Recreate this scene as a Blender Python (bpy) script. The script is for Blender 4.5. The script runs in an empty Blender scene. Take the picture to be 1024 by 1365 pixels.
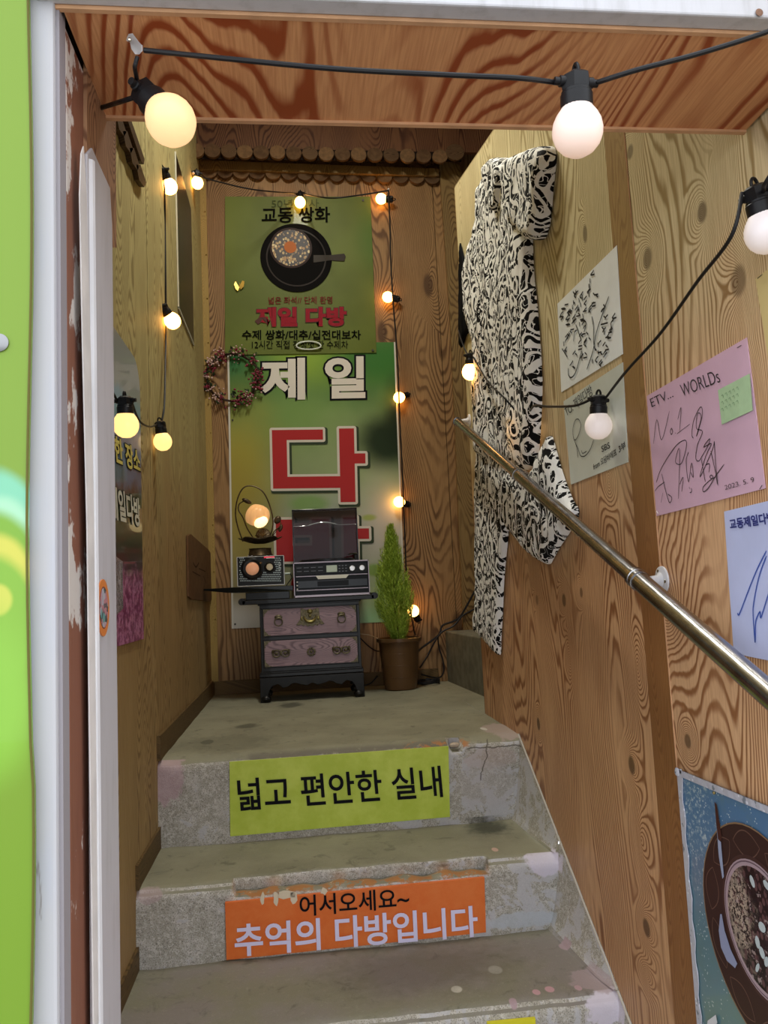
import bpy, bmesh, math, random
from mathutils import Vector, Matrix, noise
from mathutils.geometry import delaunay_2d_cdt
random.seed(7)
SC = bpy.context.scene
COL = SC.collection
# ------------------------------------------------------------------ camera (image taken as 1024 x 1365)
FPX, YAW, PIT, ROL, EYE = 1038.0, .1162, .1013, -.0472, .38
CF = Vector((math.sin(YAW)*math.cos(PIT), math.cos(YAW)*math.cos(PIT), math.sin(PIT)))
_r = Vector((math.cos(YAW), -math.sin(YAW), 0)); _u = _r.cross(CF)
CR = _r*math.cos(ROL) + _u*math.sin(ROL); CU = CR.cross(CF)
CP = Vector((0, 0, EYE))
cd = bpy.data.cameras.new('camera'); cam = bpy.data.objects.new('camera', cd); COL.objects.link(cam)
cd.sensor_fit = 'VERTICAL'; cd.sensor_height = 36; cd.lens = FPX/1365*36; cd.clip_start = .02
cam.matrix_world = Matrix(((CR.x, CU.x, -CF.x, CP.x), (CR.y, CU.y, -CF.y, CP.y), (CR.z, CU.z, -CF.z, CP.z), (0, 0, 0, 1)))
SC.camera = cam
# ------------------------------------------------------------------ light
w = bpy.data.worlds.new('world'); SC.world = w; w.use_nodes = True
w.node_tree.nodes['Background'].inputs[0].default_value = (.90, .95, 1.0, 1)
w.node_tree.nodes['Background'].inputs[1].default_value = 1.6
SC.view_settings.view_transform = 'Standard'; SC.view_settings.look = 'None'
SC.view_settings.gamma = 1; SC.view_settings.use_curve_mapping = False
SC.view_settings.exposure = .76
TUBE_POWER = 15; BULB_GLOW = 7.5
# ------------------------------------------------------------------ the place (landing floor is z = 0)
XL, XR, Y0, YE = -.3466, .5514, 3.2126, 2.3414
Y1, Y2, Y3 = 1.9768, 1.7066, 1.4244
Z1, Z2 = -.2038, -.356
YB, ZS, XJ = .82, .902, -.188       # far edge and height of the soffit, inner face of the jamb

def on(ax, val, u, v):
    d = CF + CR*((u-512)/FPX) - CU*((v-682.5)/FPX)
    return CP + d*((val-CP[ax])/d[ax])
def pt(u, v, depth): return CP + (CF + CR*((u-512)/FPX) - CU*((v-682.5)/FPX))*depth
def RW(u, v, d=0): return on(0, XR-d, u, v)
def LW(u, v, d=0): return on(0, XL+d, u, v)
def BW(u, v, d=0): return on(1, Y0-d, u, v)
def S1(u, v, d=0): return on(1, Y1-d, u, v)
def S2(u, v, d=0): return on(1, Y2-d, u, v)
def S3(u, v, d=0): return on(1, Y3-d, u, v)
def JW(u, v, d=0): return on(0, XJ+d, u, v)

# ------------------------------------------------------------------ material helper
def lin(c):
    if isinstance(c, str):
        c = [int(c[i:i+2], 16)/255 for i in (0, 2, 4)]
        c = [x/12.92 if x <= .04045 else ((x+.055)/1.055)**2.4 for x in c]
    return tuple(c[:3]) + (1,)
class NT:
    def __init__(s, name, rough=.6, metal=0, coat=0):
        s.m = bpy.data.materials.new(name); s.m.use_nodes = True
        s.t = s.m.node_tree; s.b = s.t.nodes['Principled BSDF']
        s.b.inputs['Roughness'].default_value = rough; s.b.inputs['Metallic'].default_value = metal
        s.b.inputs['Coat Weight'].default_value = coat; s.b.inputs['Specular IOR Level'].default_value = .22
    def put(s, sock, v):
        if isinstance(v, bpy.types.NodeSocket): s.t.links.new(v, sock)
        elif isinstance(v, str): sock.default_value = lin(v)
        elif isinstance(v, (tuple, list)) and sock.type == 'RGBA': sock.default_value = lin(v)
        else: sock.default_value = v
    def node(s, typ, ins={}, **at):
        n = s.t.nodes.new(typ)
        for k, v in at.items(): setattr(n, k, v)
        for k, v in ins.items(): s.put(n.inputs[k], v)
        return n
    def M(s, op, a, b=0, c=0, cl=False):
        n = s.node('ShaderNodeMath', operation=op, use_clamp=cl)
        for i, v in enumerate((a, b, c)): s.put(n.inputs[i], v)
        return n.outputs[0]
    def mul(s, a, b): return s.M('MULTIPLY', a, b)
    def add(s, a, b): return s.M('ADD', a, b)
    def sub(s, a, b): return s.M('SUBTRACT', a, b)
    def mix(s, f, a, b):
        n = s.node('ShaderNodeMix', data_type='RGBA')
        s.put(n.inputs[0], f); s.put(n.inputs[6], a); s.put(n.inputs[7], b)
        return n.outputs[2]
    def step(s, v, a, b):       # smoothstep of v from a to b
        n = s.node('ShaderNodeMapRange', interpolation_type='SMOOTHSTEP')
        s.put(n.inputs[0], v); n.inputs[1].default_value = a; n.inputs[2].default_value = b
        return n.outputs[0]
    def pos(s, obj=False):
        if obj: o = s.node('ShaderNodeTexCoord').outputs['Object']
        else: o = s.node('ShaderNodeNewGeometry').outputs['Position']
        n = s.node('ShaderNodeSeparateXYZ', {0: o}); return n.outputs[0], n.outputs[1], n.outputs[2]
    def vec(s, x, y, z=0):
        n = s.node('ShaderNodeCombineXYZ')
        for i, v in enumerate((x, y, z)): s.put(n.inputs[i], v)
        return n.outputs[0]
    def noise(s, v, sc=1, det=2, ro=.5, dist=0):
        n = s.node('ShaderNodeTexNoise', {'Scale': sc, 'Detail': det, 'Roughness': ro, 'Distortion': dist})
        if v is not None: s.put(n.inputs['Vector'], v)
        return n.outputs[0]
    def vor(s, v, sc=1, feat='F1', rnd=1, dim='3D'):
        n = s.node('ShaderNodeTexVoronoi', {'Scale': sc, 'Randomness': rnd}, feature=feat, voronoi_dimensions=dim)
        s.put(n.inputs['Vector'], v); return n
    def blob(s, p, q, cx, cy, rx, ry, soft=.3, wob=None):
        a = s.mul(s.sub(p, cx), 1/rx); b = s.mul(s.sub(q, cy), 1/ry)
        d = s.M('SQRT', s.add(s.mul(a, a), s.mul(b, b)))
        if wob is not None: d = s.add(d, wob)
        return s.step(d, 1+soft, 1-soft)
    def bump(s, h, st=.3, dist=.002):
        n = s.node('ShaderNodeBump', {'Height': h, 'Strength': st, 'Distance': dist})
        s.t.links.new(n.outputs[0], s.b.inputs['Normal'])
    def col(s, c): s.put(s.b.inputs['Base Color'], c); return s
    def rough(s, r): s.put(s.b.inputs['Roughness'], r)
MATS = {}
def flat(name, c, rough=.6, metal=0, coat=0, var=0, bump=0, sc=60):
    if name in MATS: return MATS[name]
    n = NT(name, rough, metal, coat)
    if var or bump:
        x, y, z = n.pos(True); f = n.noise(n.vec(x, y, z), sc, 4)
        a = lin(c); d = tuple(k*(1-var) for k in a[:3]); l = tuple(min(1, k*(1+var)) for k in a[:3])
        n.col(n.mix(n.step(f, .3, .7), d, l))
        if bump: n.bump(f, bump)
    else: n.col(lin(c))
    if name.startswith('print_') or 'ink' in name or name in ('black_fabric',): n.b.inputs['Specular IOR Level'].default_value = .04
    MATS[name] = n.m; return n.m
def emis(name, c, st, base='FFF0E0'):
    n = NT(name, .25); n.col(base); n.put(n.b.inputs['Emission Color'], c); n.put(n.b.inputs['Emission Strength'], st)
    MATS[name] = n.m; return n.m

def wood(name, ax, light, dark, ups=None, freq=1.0, seed=0., rough=.5, along='z', knots=True, wear=None, contrast=1.0, hearts=()):
    """rotary-cut plywood: contour rings of a stretched field; ups = (light, dark) of the upper wall, its lit tone painted into the colour"""
    n = NT('wood_'+name, rough); x, y, z = n.pos()
    a = {'x': x, 'y': y, 'z': z}
    u, v = a[ax], a[along]; third = a[[k for k in 'xyz' if k not in (ax, along)][0]]
    u = n.add(u, n.mul(third, .37))
    big = n.noise(n.vec(n.mul(u, 4.2*freq), n.mul(v, .8*freq), seed), 1, 1.0, .45)
    mid = n.noise(n.vec(n.mul(u, 13*freq), n.mul(v, 2.2*freq), seed+3), 1, 2, .5)
    fin = n.noise(n.vec(n.mul(u, 60*freq), n.mul(v, 12*freq), seed+5), 1, 2, .5)
    field = n.add(n.add(n.mul(big, 70), n.mul(mid, 3.2)), n.add(n.mul(fin, .6), n.mul(u, 48*freq)))
    kd = None
    if knots:
        vo = n.vor(n.vec(n.add(n.mul(u, 3.6*freq), seed*1.3), n.add(n.mul(v, 1.5*freq), seed), 0), 1, dim='2D')
        dist = vo.outputs['Distance']; g = n.node('ShaderNodeSeparateXYZ', {0: vo.outputs['Color']}).outputs[0]
        gate = n.step(g, .30, .40)
        k = n.M('MAXIMUM', n.sub(1, n.mul(dist, 2.6)), 0); k2 = n.mul(n.mul(k, k), gate)
        field = n.add(field, n.mul(k2, 16)); kd = n.mul(n.step(n.add(dist, n.mul(n.sub(mid, .5), .05)), .085, .045), gate)
    for hu, hv, ru, rv, knot in hearts:     # knots and grain hearts at their places on the sheet
        p = n.mul(n.sub(a[ax], hu), 1/ru); q = n.mul(n.sub(v, hv), 1/rv)
        d = n.add(n.M('SQRT', n.add(n.mul(p, p), n.mul(q, q))), n.mul(n.sub(mid, .5), .22))
        k = n.M('MAXIMUM', n.sub(1, d), 0); field = n.add(field, n.mul(n.mul(k, k), 15 if knot else 11))
        if knot:
            kk = n.mul(n.step(d, .27, .15), knot); kd = kk if kd is None else n.M('MAXIMUM', kd, kk)
    fr = n.M('FRACT', field)
    ring = n.mul(n.step(fr, .38, .72), n.step(fr, 1.0, .80))
    ring = n.mul(ring, n.step(n.noise(n.vec(n.mul(u, 9), n.mul(v, 2), seed+9), 1, 2), .2, .55))
    fib = n.noise(n.vec(n.mul(u, 420), n.mul(v, 14), seed), 1, 3, .6)
    ton = n.noise(n.vec(n.mul(u, 5), n.mul(v, 1.1), seed+20), 1, 3, .55)
    L, D = light, dark
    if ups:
        f = n.step(n.add(z, n.mul(n.sub(ton, .5), .5)), ups[2], ups[3])  # brighter lit tone of the upper wall blended into the wood colour
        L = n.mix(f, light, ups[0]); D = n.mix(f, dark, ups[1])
    c = n.mix(n.mul(ring, contrast), L, D)
    c = n.mix(n.mul(n.step(fib, .3, .75), .35), c, D)
    c = n.mix(n.mul(n.step(ton, .45, .8), .35), c, D)
    if kd is not None: c = n.mix(n.mul(kd, .75), c, '3E2818')
    if wear: c = wear(n, x, y, z, c)
    n.col(c); n.bump(n.add(n.mul(ring, -.4), fib), .14, .0010)
    n.rough(n.add(rough-.08, n.mul(fib, .2)))
    return n.m

# ------------------------------------------------------------------ mesh helper
class MB:
    def __init__(s): s.v = []; s.f = []; s.mi = []
    def add(s, vs, fs, m=0):
        o = len(s.v); s.v += [Vector(p) for p in vs]
        for f in fs: s.f.append([i+o for i in f]); s.mi.append(m)
        return s
    def box(s, c, sz, R=None, m=0):
        c = Vector(c); h = [k/2 for k in sz]; vs = []
        for i in (-1, 1):
            for j in (-1, 1):
                for k in (-1, 1):
                    p = Vector((i*h[0], j*h[1], k*h[2])); vs.append(c + (R @ p if R else p))
        return s.add(vs, [(0, 1, 3, 2), (4, 6, 7, 5), (0, 4, 5, 1), (2, 3, 7, 6), (0, 2, 6, 4), (1, 5, 7, 3)], m)
    def bb(s, x0, x1, y0, y1, z0, z1, m=0): return s.box(((x0+x1)/2, (y0+y1)/2, (z0+z1)/2), (abs(x1-x0), abs(y1-y0), abs(z1-z0)), m=m)
    def prism(s, poly, d, m=0):
        poly = [Vector(p) for p in poly]; d = Vector(d); n = len(poly)
        vs = poly + [p+d for p in poly]
        fs = [list(range(n)), list(range(2*n-1, n-1, -1))] + [(i, i+n, (i+1) % n+n, (i+1) % n) for i in range(n)]
        return s.add(vs, fs, m)
    def tube(s, pts, r, n=8, m=0, cap=True, flat=None):
        pts = [Vector(p) for p in pts]; vs = []; k = len(pts); prev = None
        for i, p in enumerate(pts):
            t = (pts[min(i+1, k-1)]-pts[max(i-1, 0)])
            t = t.normalized() if t.length > 1e-9 else Vector((0, 0, 1))
            if prev is None: a = t.orthogonal().normalized()
            else:
                a = prev - t*prev.dot(t)
                a = a.normalized() if a.length > 1e-6 else t.orthogonal().normalized()
            prev = a; b = t.cross(a); rr = r[i] if isinstance(r, (list, tuple)) else r
            for j in range(n):
                th = 2*math.pi*j/n; vs.append(p + (a*math.cos(th)+b*math.sin(th))*rr)
        fs = [(i*n+j, i*n+(j+1) % n, (i+1)*n+(j+1) % n, (i+1)*n+j) for i in range(k-1) for j in range(n)]
        if cap: fs += [list(range(n-1, -1, -1)), list(range((k-1)*n, k*n))]
        return s.add(vs, fs, m)
    def lathe(s, prof, c=(0, 0, 0), n=24, R=None, m=0, squash=None):
        c = Vector(c); vs = []
        for r, z in prof:
            for j in range(n):
                th = 2*math.pi*j/n; rr = max(r, 1e-5)
                if squash: rr *= squash(th, z)
                p = Vector((rr*math.cos(th), rr*math.sin(th), z)); vs.append(c + (R @ p if R else p))
        k = len(prof)
        fs = [(i*n+j, i*n+(j+1) % n, (i+1)*n+(j+1) % n, (i+1)*n+j) for i in range(k-1) for j in range(n)]
        fs += [list(range(n-1, -1, -1)), list(range((k-1)*n, k*n))]
        return s.add(vs, fs, m)
    def ball(s, c, r, n=14, R=None, sz=(1, 1, 1), m=0, rings=None):
        k = rings or n//2; c = Vector(c); vs = []
        for i in range(k+1):
            ph = math.pi*i/k
            for j in range(n):
                th = 2*math.pi*j/n
                p = Vector((r*max(math.sin(ph), .001)*math.cos(th)*sz[0], r*max(math.sin(ph), .001)*math.sin(th)*sz[1], -r*math.cos(ph)*sz[2]))
                vs.append(c + (R @ p if R else p))
        fs = [(i*n+j, i*n+(j+1) % n, (i+1)*n+(j+1) % n, (i+1)*n+j) for i in range(k) for j in range(n)]
        return s.add(vs, fs, m)
def obj(name, mb, mat, parent=None, smooth=False, bevel=0, origin=None, sharp=.6, kind=None, label=None):
    """links ONE mesh object; vertices are given in world space and re-based to the thing's origin"""
    if parent is not None: o0 = Vector(parent['o0'])
    else: o0 = Vector(origin) if origin is not None else Vector((0, 0, 0))
    me = bpy.data.meshes.new(name)
    me.from_pydata([tuple(p-o0) for p in mb.v], [], mb.f)
    mats = mat if isinstance(mat, (list, tuple)) else [mat]
    for m in mats: me.materials.append(m)
    if len(mats) > 1: me.polygons.foreach_set('material_index', mb.mi)
    if len(mb.f) < 60000:
        bm = bmesh.new(); bm.from_mesh(me); bmesh.ops.recalc_face_normals(bm, faces=bm.faces); bm.to_mesh(me); bm.free()
    if smooth:
        me.polygons.foreach_set('use_smooth', [True]*len(me.polygons)); me.set_sharp_from_angle(angle=sharp)
    me.update()
    o = bpy.data.objects.new(name, me); COL.objects.link(o); o['o0'] = tuple(o0)
    if parent is not None: o.parent = parent
    else: o.location = o0
    if bevel:
        b = o.modifiers.new('bevel', 'BEVEL'); b.width = bevel; b.segments = 2; b.limit_method = 'ANGLE'; b.angle_limit = .7
    if kind: o['kind'] = kind
    if label: o['label'] = label
    return o
def thing(name, label, cat, loc, group=None):
    o = bpy.data.objects.new(name, None); COL.objects.link(o); o.location = loc; o['o0'] = tuple(loc)
    o.empty_display_size = .05; o['label'] = label; o['category'] = cat
    if group: o['group'] = group
    return o
def tag(o, label, cat, group=None):
    o['label'] = label; o['category'] = cat
    if group: o['group'] = group
    return o
def struct(name, mb, mat, **k): return obj(name, mb, mat, kind='structure', **k)
def catmull(p, n=6):
    p = [Vector(q) for q in p]
    if len(p) < 3: return p
    out = []
    for i in range(len(p)-1):
        a, b, c, d = p[max(i-1, 0)], p[i], p[i+1], p[min(i+2, len(p)-1)]
        for k in range(n):
            t = k/n; out.append(.5*((2*b)+(c-a)*t+(2*a-5*b+4*c-d)*t*t+(3*b-a-3*c+d)*t**3))
    out.append(p[-1]); return out
def nv(pl): return {RW: Vector((-1, 0, 0)), LW: Vector((1, 0, 0)), JW: Vector((1, 0, 0))}.get(pl, Vector((0, -1, 0)))

# print: text and pen strokes lying on a sheet
def text_data(s, offset=0.0):
    c = bpy.data.curves.new('t', 'FONT'); c.body = s; c.offset = offset; c.resolution_u = 4
    o = bpy.data.objects.new('t', c); COL.objects.link(o)
    me = bpy.data.meshes.new_from_object(o.evaluated_get(bpy.context.evaluated_depsgraph_get()))
    bpy.data.objects.remove(o); bpy.data.curves.remove(c)
    vs = [v.co.copy() for v in me.vertices]; fs = [list(p.vertices) for p in me.polygons]; bpy.data.meshes.remove(me)
    return vs, fs
def text(pl, s, bl, br, tl, mat, parent, bold=.02, off=.0022, outline=None, name='lettering', label=None):
    """bl, br, tl: corners of the line's box on the plane"""
    vs, fs = text_data(s, bold)
    x0 = min(v.x for v in vs); x1 = max(v.x for v in vs); y0 = min(v.y for v in vs); y1 = max(v.y for v in vs)
    A, B, T = pl(*bl), pl(*br), pl(*tl); N = nv(pl)
    def mp(v, e): return A + (B-A)*((v.x-x0)/(x1-x0)) + (T-A)*((v.y-y0)/(y1-y0)) + N*e
    if outline:
        vo, fo = text_data(s, outline[1])
        obj('lettering_outline', MB().add([mp(v, off-.0005) for v in vo], fo), outline[0], parent)
    return obj(name, MB().add([mp(v, off) for v in vs], fs), mat, parent, label=label)
def pen(pl, strokes, width, mat, parent, off=.0022, org=(0, 0), sc=1.0, smooth=True, name='pen_writing'):
    mb = MB(); N = nv(pl)
    for k, st in enumerate(strokes):
        p = [pl(org[0]+a/sc, org[1]+b/sc)+N*(off+k*2e-6) for a, b in st]
        if smooth: p = catmull(p, 5)
        vs = []; n = len(p)
        for i, q in enumerate(p):
            t = p[min(i+1, n-1)]-p[max(i-1, 0)]
            if t.length < 1e-9: t = Vector((0, 0, 1))
            s = N.cross(t.normalized()); ww = width*.5*(1 if 0 < i < n-1 else .6); vs += [q-s*ww, q+s*ww]
        mb.add(vs, [(2*i, 2*i+1, 2*i+3, 2*i+2) for i in range(n-1)])
    return obj(name, mb, mat, parent)
def sheet(name, pl, corners, mat, label=None, cat='poster', th=.0012, d0=.0015, n=14, wave=.0006, parent=None, group=None):
    """a sheet pinned to a wall: four pixel corners tl, tr, br, bl on the plane; slightly wavy, with thickness"""
    tl, tr, br, bl = [pl(*c, d0) for c in corners]; N = nv(pl); fr = []; bk = []
    for j in range(n+1):
        for i in range(n+1):
            s, t = i/n, j/n; p = (tl*(1-s)+tr*s)*(1-t)+(bl*(1-s)+br*s)*t
            h = wave*(noise.noise(p*9)+1)*.5; fr.append(p+N*(h-wave)); bk.append(p-N*th)
    m = (n+1)**2; fs = []
    for j in range(n):
        for i in range(n):
            a = j*(n+1)+i; fs += [(a, a+1, a+n+2, a+n+1), (m+a, m+a+n+1, m+a+n+2, m+a+1)]
    per = [i for i in range(n+1)]+[j*(n+1)+n for j in range(1, n+1)]+[n*(n+1)+i for i in range(n-1, -1, -1)]+[j*(n+1) for j in range(n-1, 0, -1)]
    fs += [(per[i], per[(i+1) % len(per)], m+per[(i+1) % len(per)], m+per[i]) for i in range(len(per))]
    c = (tl+tr+br+bl)/4
    if parent is None:
        o = obj(name, MB().add(fr+bk, fs), mat, origin=c, smooth=True)
        if label: tag(o, label, cat, group)
    else: o = obj(name, MB().add(fr+bk, fs), mat, parent, smooth=True)
    return o
def patch(pl, pix, mat, parent, name, off=.0012, org=(0, 0), sc=1.0):
    N = nv(pl); return obj(name, MB().add([pl(org[0]+a/sc, org[1]+b/sc)+N*off for a, b in pix], [list(range(len(pix)))]), mat, parent)
def disc(pl, cy, cz, r0, r1, mat, parent, name, off, n=48, a0=0, a1=2*math.pi):
    N = nv(pl); vs = []
    for i in range(n+1):
        a = a0+(a1-a0)*i/n
        for r in (r0, r1):
            if pl in (RW, LW): vs.append(Vector((XR if pl is RW else XL, cy+r*math.cos(a), cz+r*math.sin(a)))+N*off)
            else: vs.append(Vector((cy+r*math.cos(a), Y0, cz+r*math.sin(a)))+N*off)
    return obj(name, MB().add(vs, [(2*i, 2*i+1, 2*i+3, 2*i+2) for i in range(n)]), mat, parent)
exec_order = None
BLACK = flat('black_ink', '15151A', .5); WHITE = flat('white_ink', 'E8E8EC', .5); RUBBER = flat('black_rubber', '1C1C1F', .45, bump=.1)
STEEL = flat('brushed_steel', 'B9B4A6', .22, 1)
# ================================================================== STRUCTURE
def HT(*l): return [(RW(u, v).y, RW(u, v).z, ru, rv, dk) for u, v, ru, rv, dk in l]
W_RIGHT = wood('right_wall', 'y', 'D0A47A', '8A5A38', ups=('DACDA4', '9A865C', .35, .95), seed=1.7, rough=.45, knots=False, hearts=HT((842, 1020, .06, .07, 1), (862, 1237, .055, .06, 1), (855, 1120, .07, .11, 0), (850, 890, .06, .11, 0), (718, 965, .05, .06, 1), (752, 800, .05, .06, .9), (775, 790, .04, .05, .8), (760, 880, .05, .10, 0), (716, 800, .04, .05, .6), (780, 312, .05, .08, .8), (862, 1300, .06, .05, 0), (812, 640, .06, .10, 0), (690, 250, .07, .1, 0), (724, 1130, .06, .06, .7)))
def wear_b(n, x, y, z, c):
    f = n.step(n.noise(n.vec(n.mul(y, 60), n.mul(z, 6), 3), 1, 3, .6), .62, .74)
    return n.mix(n.mul(f, .3), c, 'C9A888')
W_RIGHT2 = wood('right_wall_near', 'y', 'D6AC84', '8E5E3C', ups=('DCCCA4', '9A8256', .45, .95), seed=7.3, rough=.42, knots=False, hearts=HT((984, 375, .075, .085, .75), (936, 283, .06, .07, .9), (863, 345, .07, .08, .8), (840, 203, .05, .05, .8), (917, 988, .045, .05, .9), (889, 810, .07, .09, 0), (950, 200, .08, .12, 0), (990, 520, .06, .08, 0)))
W_LEFT = wood('left_wall', 'y', 'A88C5E', '6C5230', ups=('B8AC78', '7C6C42', .40, 1.0), seed=4.1, rough=.6, freq=1.25, contrast=.8, knots=False)
W_BACK = wood('back_wall', 'x', '9A7850', '5C4026', seed=9.2, rough=.5, freq=.85)
W_SOFFIT = wood('soffit', 'x', 'D8A070', '944826', seed=3.4, rough=.38, freq=.8, along='y', knots=False, contrast=1.1)
W_DARK = wood('bulkhead', 'x', '6E4A30', '3E2114', seed=12.1, rough=.6, freq=1.0, knots=False)
W_TRIM = wood('trim_wood', 'x', '84693F', '5B4628', seed=15.1, rough=.6, freq=1.6, knots=False)
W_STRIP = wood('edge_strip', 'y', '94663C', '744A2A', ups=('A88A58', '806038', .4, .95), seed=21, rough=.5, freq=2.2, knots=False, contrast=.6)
PINE = flat('raw_pine_edge', 'C79A74', .6, var=.12, sc=30)
SLICE = wood('log_slice', 'z', '62492F', '3E2A1A', seed=31, rough=.7, freq=4, along='x', knots=False)

def slab_yz(poly, x0, x1): return MB().prism([(x0, y, z) for y, z in poly], (x1-x0, 0, 0))
# right wall: backing with two plywood panels and the sanded strip at the seam
YS = 1.134; sl = (1.66-1.30)/(YE-.68)
def ztop(y): return 1.30 + sl*(y-.68)
kb = Z2/(Y1-Y3)
def zbot(y): return 0 if y >= Y1 else (Y1-y)*kb-.004
wr = struct('wall_right', slab_yz([(YE, .002), (Y1, .002), (.55, zbot(.55)), (.55, ztop(.55)), (YE, ztop(YE))], XR+.009, XR+.05), W_TRIM)
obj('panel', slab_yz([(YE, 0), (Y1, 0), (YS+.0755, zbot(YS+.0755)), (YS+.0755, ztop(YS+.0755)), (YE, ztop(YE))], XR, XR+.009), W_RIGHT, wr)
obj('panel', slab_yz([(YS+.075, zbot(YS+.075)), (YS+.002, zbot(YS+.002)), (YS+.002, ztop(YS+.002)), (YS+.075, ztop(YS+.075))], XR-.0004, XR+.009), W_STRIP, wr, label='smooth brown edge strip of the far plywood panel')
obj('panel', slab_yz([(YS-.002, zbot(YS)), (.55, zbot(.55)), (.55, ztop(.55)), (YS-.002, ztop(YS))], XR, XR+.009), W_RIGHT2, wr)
mb = MB(); mb.bb(XR-.0012, XR+.001, YS-.0025, YS-.0005, zbot(YS), ztop(YS)); obj('panel_edge', mb, PINE, wr)
mb = MB(); mb.box(((XR+.0265), (YE+.68)/2, (ztop(YE)+ztop(.68))/2+.004), (.05, (YE-.68)/math.cos(math.atan(sl)), .004), Matrix.Rotation(math.atan(sl), 3, 'X')); obj('top_strip', mb, flat('pale_strip', 'A08E6A', .6), wr)
mb = MB(); mb.bb(XR+.0, XR+.05, YE, YE+.006, 0, ztop(YE)); obj('end_strip', mb, W_STRIP, wr)
# silicone bead along the bottom edge over the steps
mb = MB(); pts = [(XR-.002, y, zbot(y)+.001+.0008*math.sin(y*90)) for y in [Y1+.01-i*.03 for i in range(42)]]; mb.tube(pts, .0022, 6)
obj('sealant_bead', mb, flat('old_sealant', 'B9B2A8', .6), wr, smooth=True)

# left wall
wl = struct('wall_left', MB().bb(XL-.05, XL-.009, YB, Y0+.05, -1.2, 2.6), W_TRIM)
YLs = 1.95
obj('panel', MB().bb(XL-.009, XL, YLs+.003, Y0, -.9, 2.6), W_LEFT, wl)
obj('panel', MB().bb(XL-.009, XL, YB, YLs-.003, -1.2, 2.6), W_LEFT, wl)
obj('seam_strip', MB().bb(XL-.009, XL-.006, YLs-.003, YLs+.003, -.9, 2.6), flat('dark_gap', '140C06', .8), wl)
# baseboards on the left follow each tread
W_BASE = wood('baseboard', 'z', '6A5432', '463520', seed=40, rough=.6, freq=3, along='y', knots=False)
struct('baseboard_left', MB().bb(XL, XL+.008, Y1-.005, Y0, 0, .058), W_BASE)
b2 = struct('baseboard_left_lower', MB().bb(XL, XL+.006, Y2, Y1, Z1, Z1+.05), W_BASE)
obj('board', MB().bb(XL, XL+.006, Y3, Y2, Z2, Z2+.045), W_BASE, b2)
# back wall
wb = struct('wall_back', MB().bb(XL-.05, 2.05, Y0+.009, Y0+.05, -.05, 2.6), W_TRIM)
xa = BW(590, 500).x
obj('panel', MB().bb(XL, .10, Y0, Y0+.009, 0, 2.6), W_BACK, wb)
obj('panel', MB().bb(.103, xa, Y0, Y0+.009, 0, 2.6), W_BACK, wb)
obj('panel', MB().bb(xa+.003, 2.0, Y0, Y0+.009, 0, 2.6), W_BACK, wb)
struct('baseboard_back', MB().bb(XL+.01, BW(584, 900).x, Y0-.012, Y0, 0, .055), W_BASE, bevel=.002)
# corner strip with brass nail heads
ct = struct('trim_1', MB().bb(XL, XL+.026, Y0-.01, Y0, .05, 2.3), wood('corner_strip', 'x', 'A58A4E', '7A6232', seed=50, freq=3, knots=False, contrast=.5))
mb = MB()
for z in [0.3+.19*i for i in range(10)]: mb.ball((XL+.02, Y0-.011, z), .003, 8)
obj('nail_heads', mb, flat('nail_brass', '8A7434', .4, 1), ct, kind='stuff')
# tilted upright board near the right end of the back wall, notched top
up = [BW(u, v, .001) for u, v in ((585, 224), (591, 219), (598, 216), (604, 220), (612, 223), (632, 640), (640, 850), (617, 850), (600, 440))]
struct('trim_2', MB().prism(up, (0, -.018, 0)), wood('upright', 'x', '8B7148', '5E472A', seed=60, freq=1.1, knots=False))
# log-slice pelmet across the top of the back wall
ZB = BW(450, 226).z
pel = struct('trim_3', MB().prism([BW(250, 217, .004), BW(584, 229, .004), BW(584, 239, .004), BW(250, 230, .004)], (0, -.028, 0)), W_TRIM, bevel=.002)
obj('recess_shade_sheet', MB().prism([BW(250, 190, .086), BW(615, 198, .086), BW(615, 216, .086), BW(250, 212, .086)], (0, -.003, 0)), flat('recess_shade', '1E140C', .9), pel)  # dark sheet standing for the shade behind the logs
SL3 = [SLICE, flat('slice_b', '6C5136', .8, var=.2, sc=60), flat('slice_c', '573F29', .8, var=.2, sc=60)]
def slice_at(u, v, rpx, d, half=None, parent=pel, mat=None):
    mat = SL3[int(u*7) % 3]
    c = BW(u, v, d); r = rpx*Y0/FPX; n = 16; p = []
    for i in range(n+1 if half else n):
        a = (math.pi*i/n)*(1 if half == 'up' else -1) if half else 2*math.pi*i/n
        rr = r*(1+.07*noise.noise(Vector((u*.3, a*1.3, v))))
        p.append(c + Vector((rr*math.cos(a), 0, rr*math.sin(a)*(.92))))
    o = obj('log_slice', MB().prism(p, (0, -.016+.004*random.random(), 0)), mat, parent, bevel=.0015); return o
for i in range(16): slice_at(262+i*21.6, 203+i*.5, 10.7, .092+.006*random.random())
slice_at(606, 205, 13, .10)
for i in range(16): slice_at(258+i*21.2, 219+i*.72, 10.8, .008, 'up')
for i in range(16): slice_at(258+i*21.2, 229.5+i*.6, 10.8, .006, 'low')
# plywood bulkhead above the logs and the ceiling
zb = BW(450, 197, .09).z
struct('wall_bulkhead', MB().bb(XL, 2.0, Y0-.09, Y0-.075, zb-.01, 2.6), W_DARK)
struct('ceiling', MB().bb(XL-.05, 2.05, YB-.05, Y0+.05, 2.6, 2.64), flat('ceiling_ply', '8C7355', .7))
struct('wall_stairwell_side', MB().bb(2.0, 2.05, YE-.05, Y0+.05, -.1, 2.6).bb(1.05, 1.09, .78, YE, 1.0, 2.6).bb(1.05, 2.05, YE-.04, YE, 0, 2.6).bb(XR+.05, 1.09, .78, YE, 1.18, 1.22), W_DARK)
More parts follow.
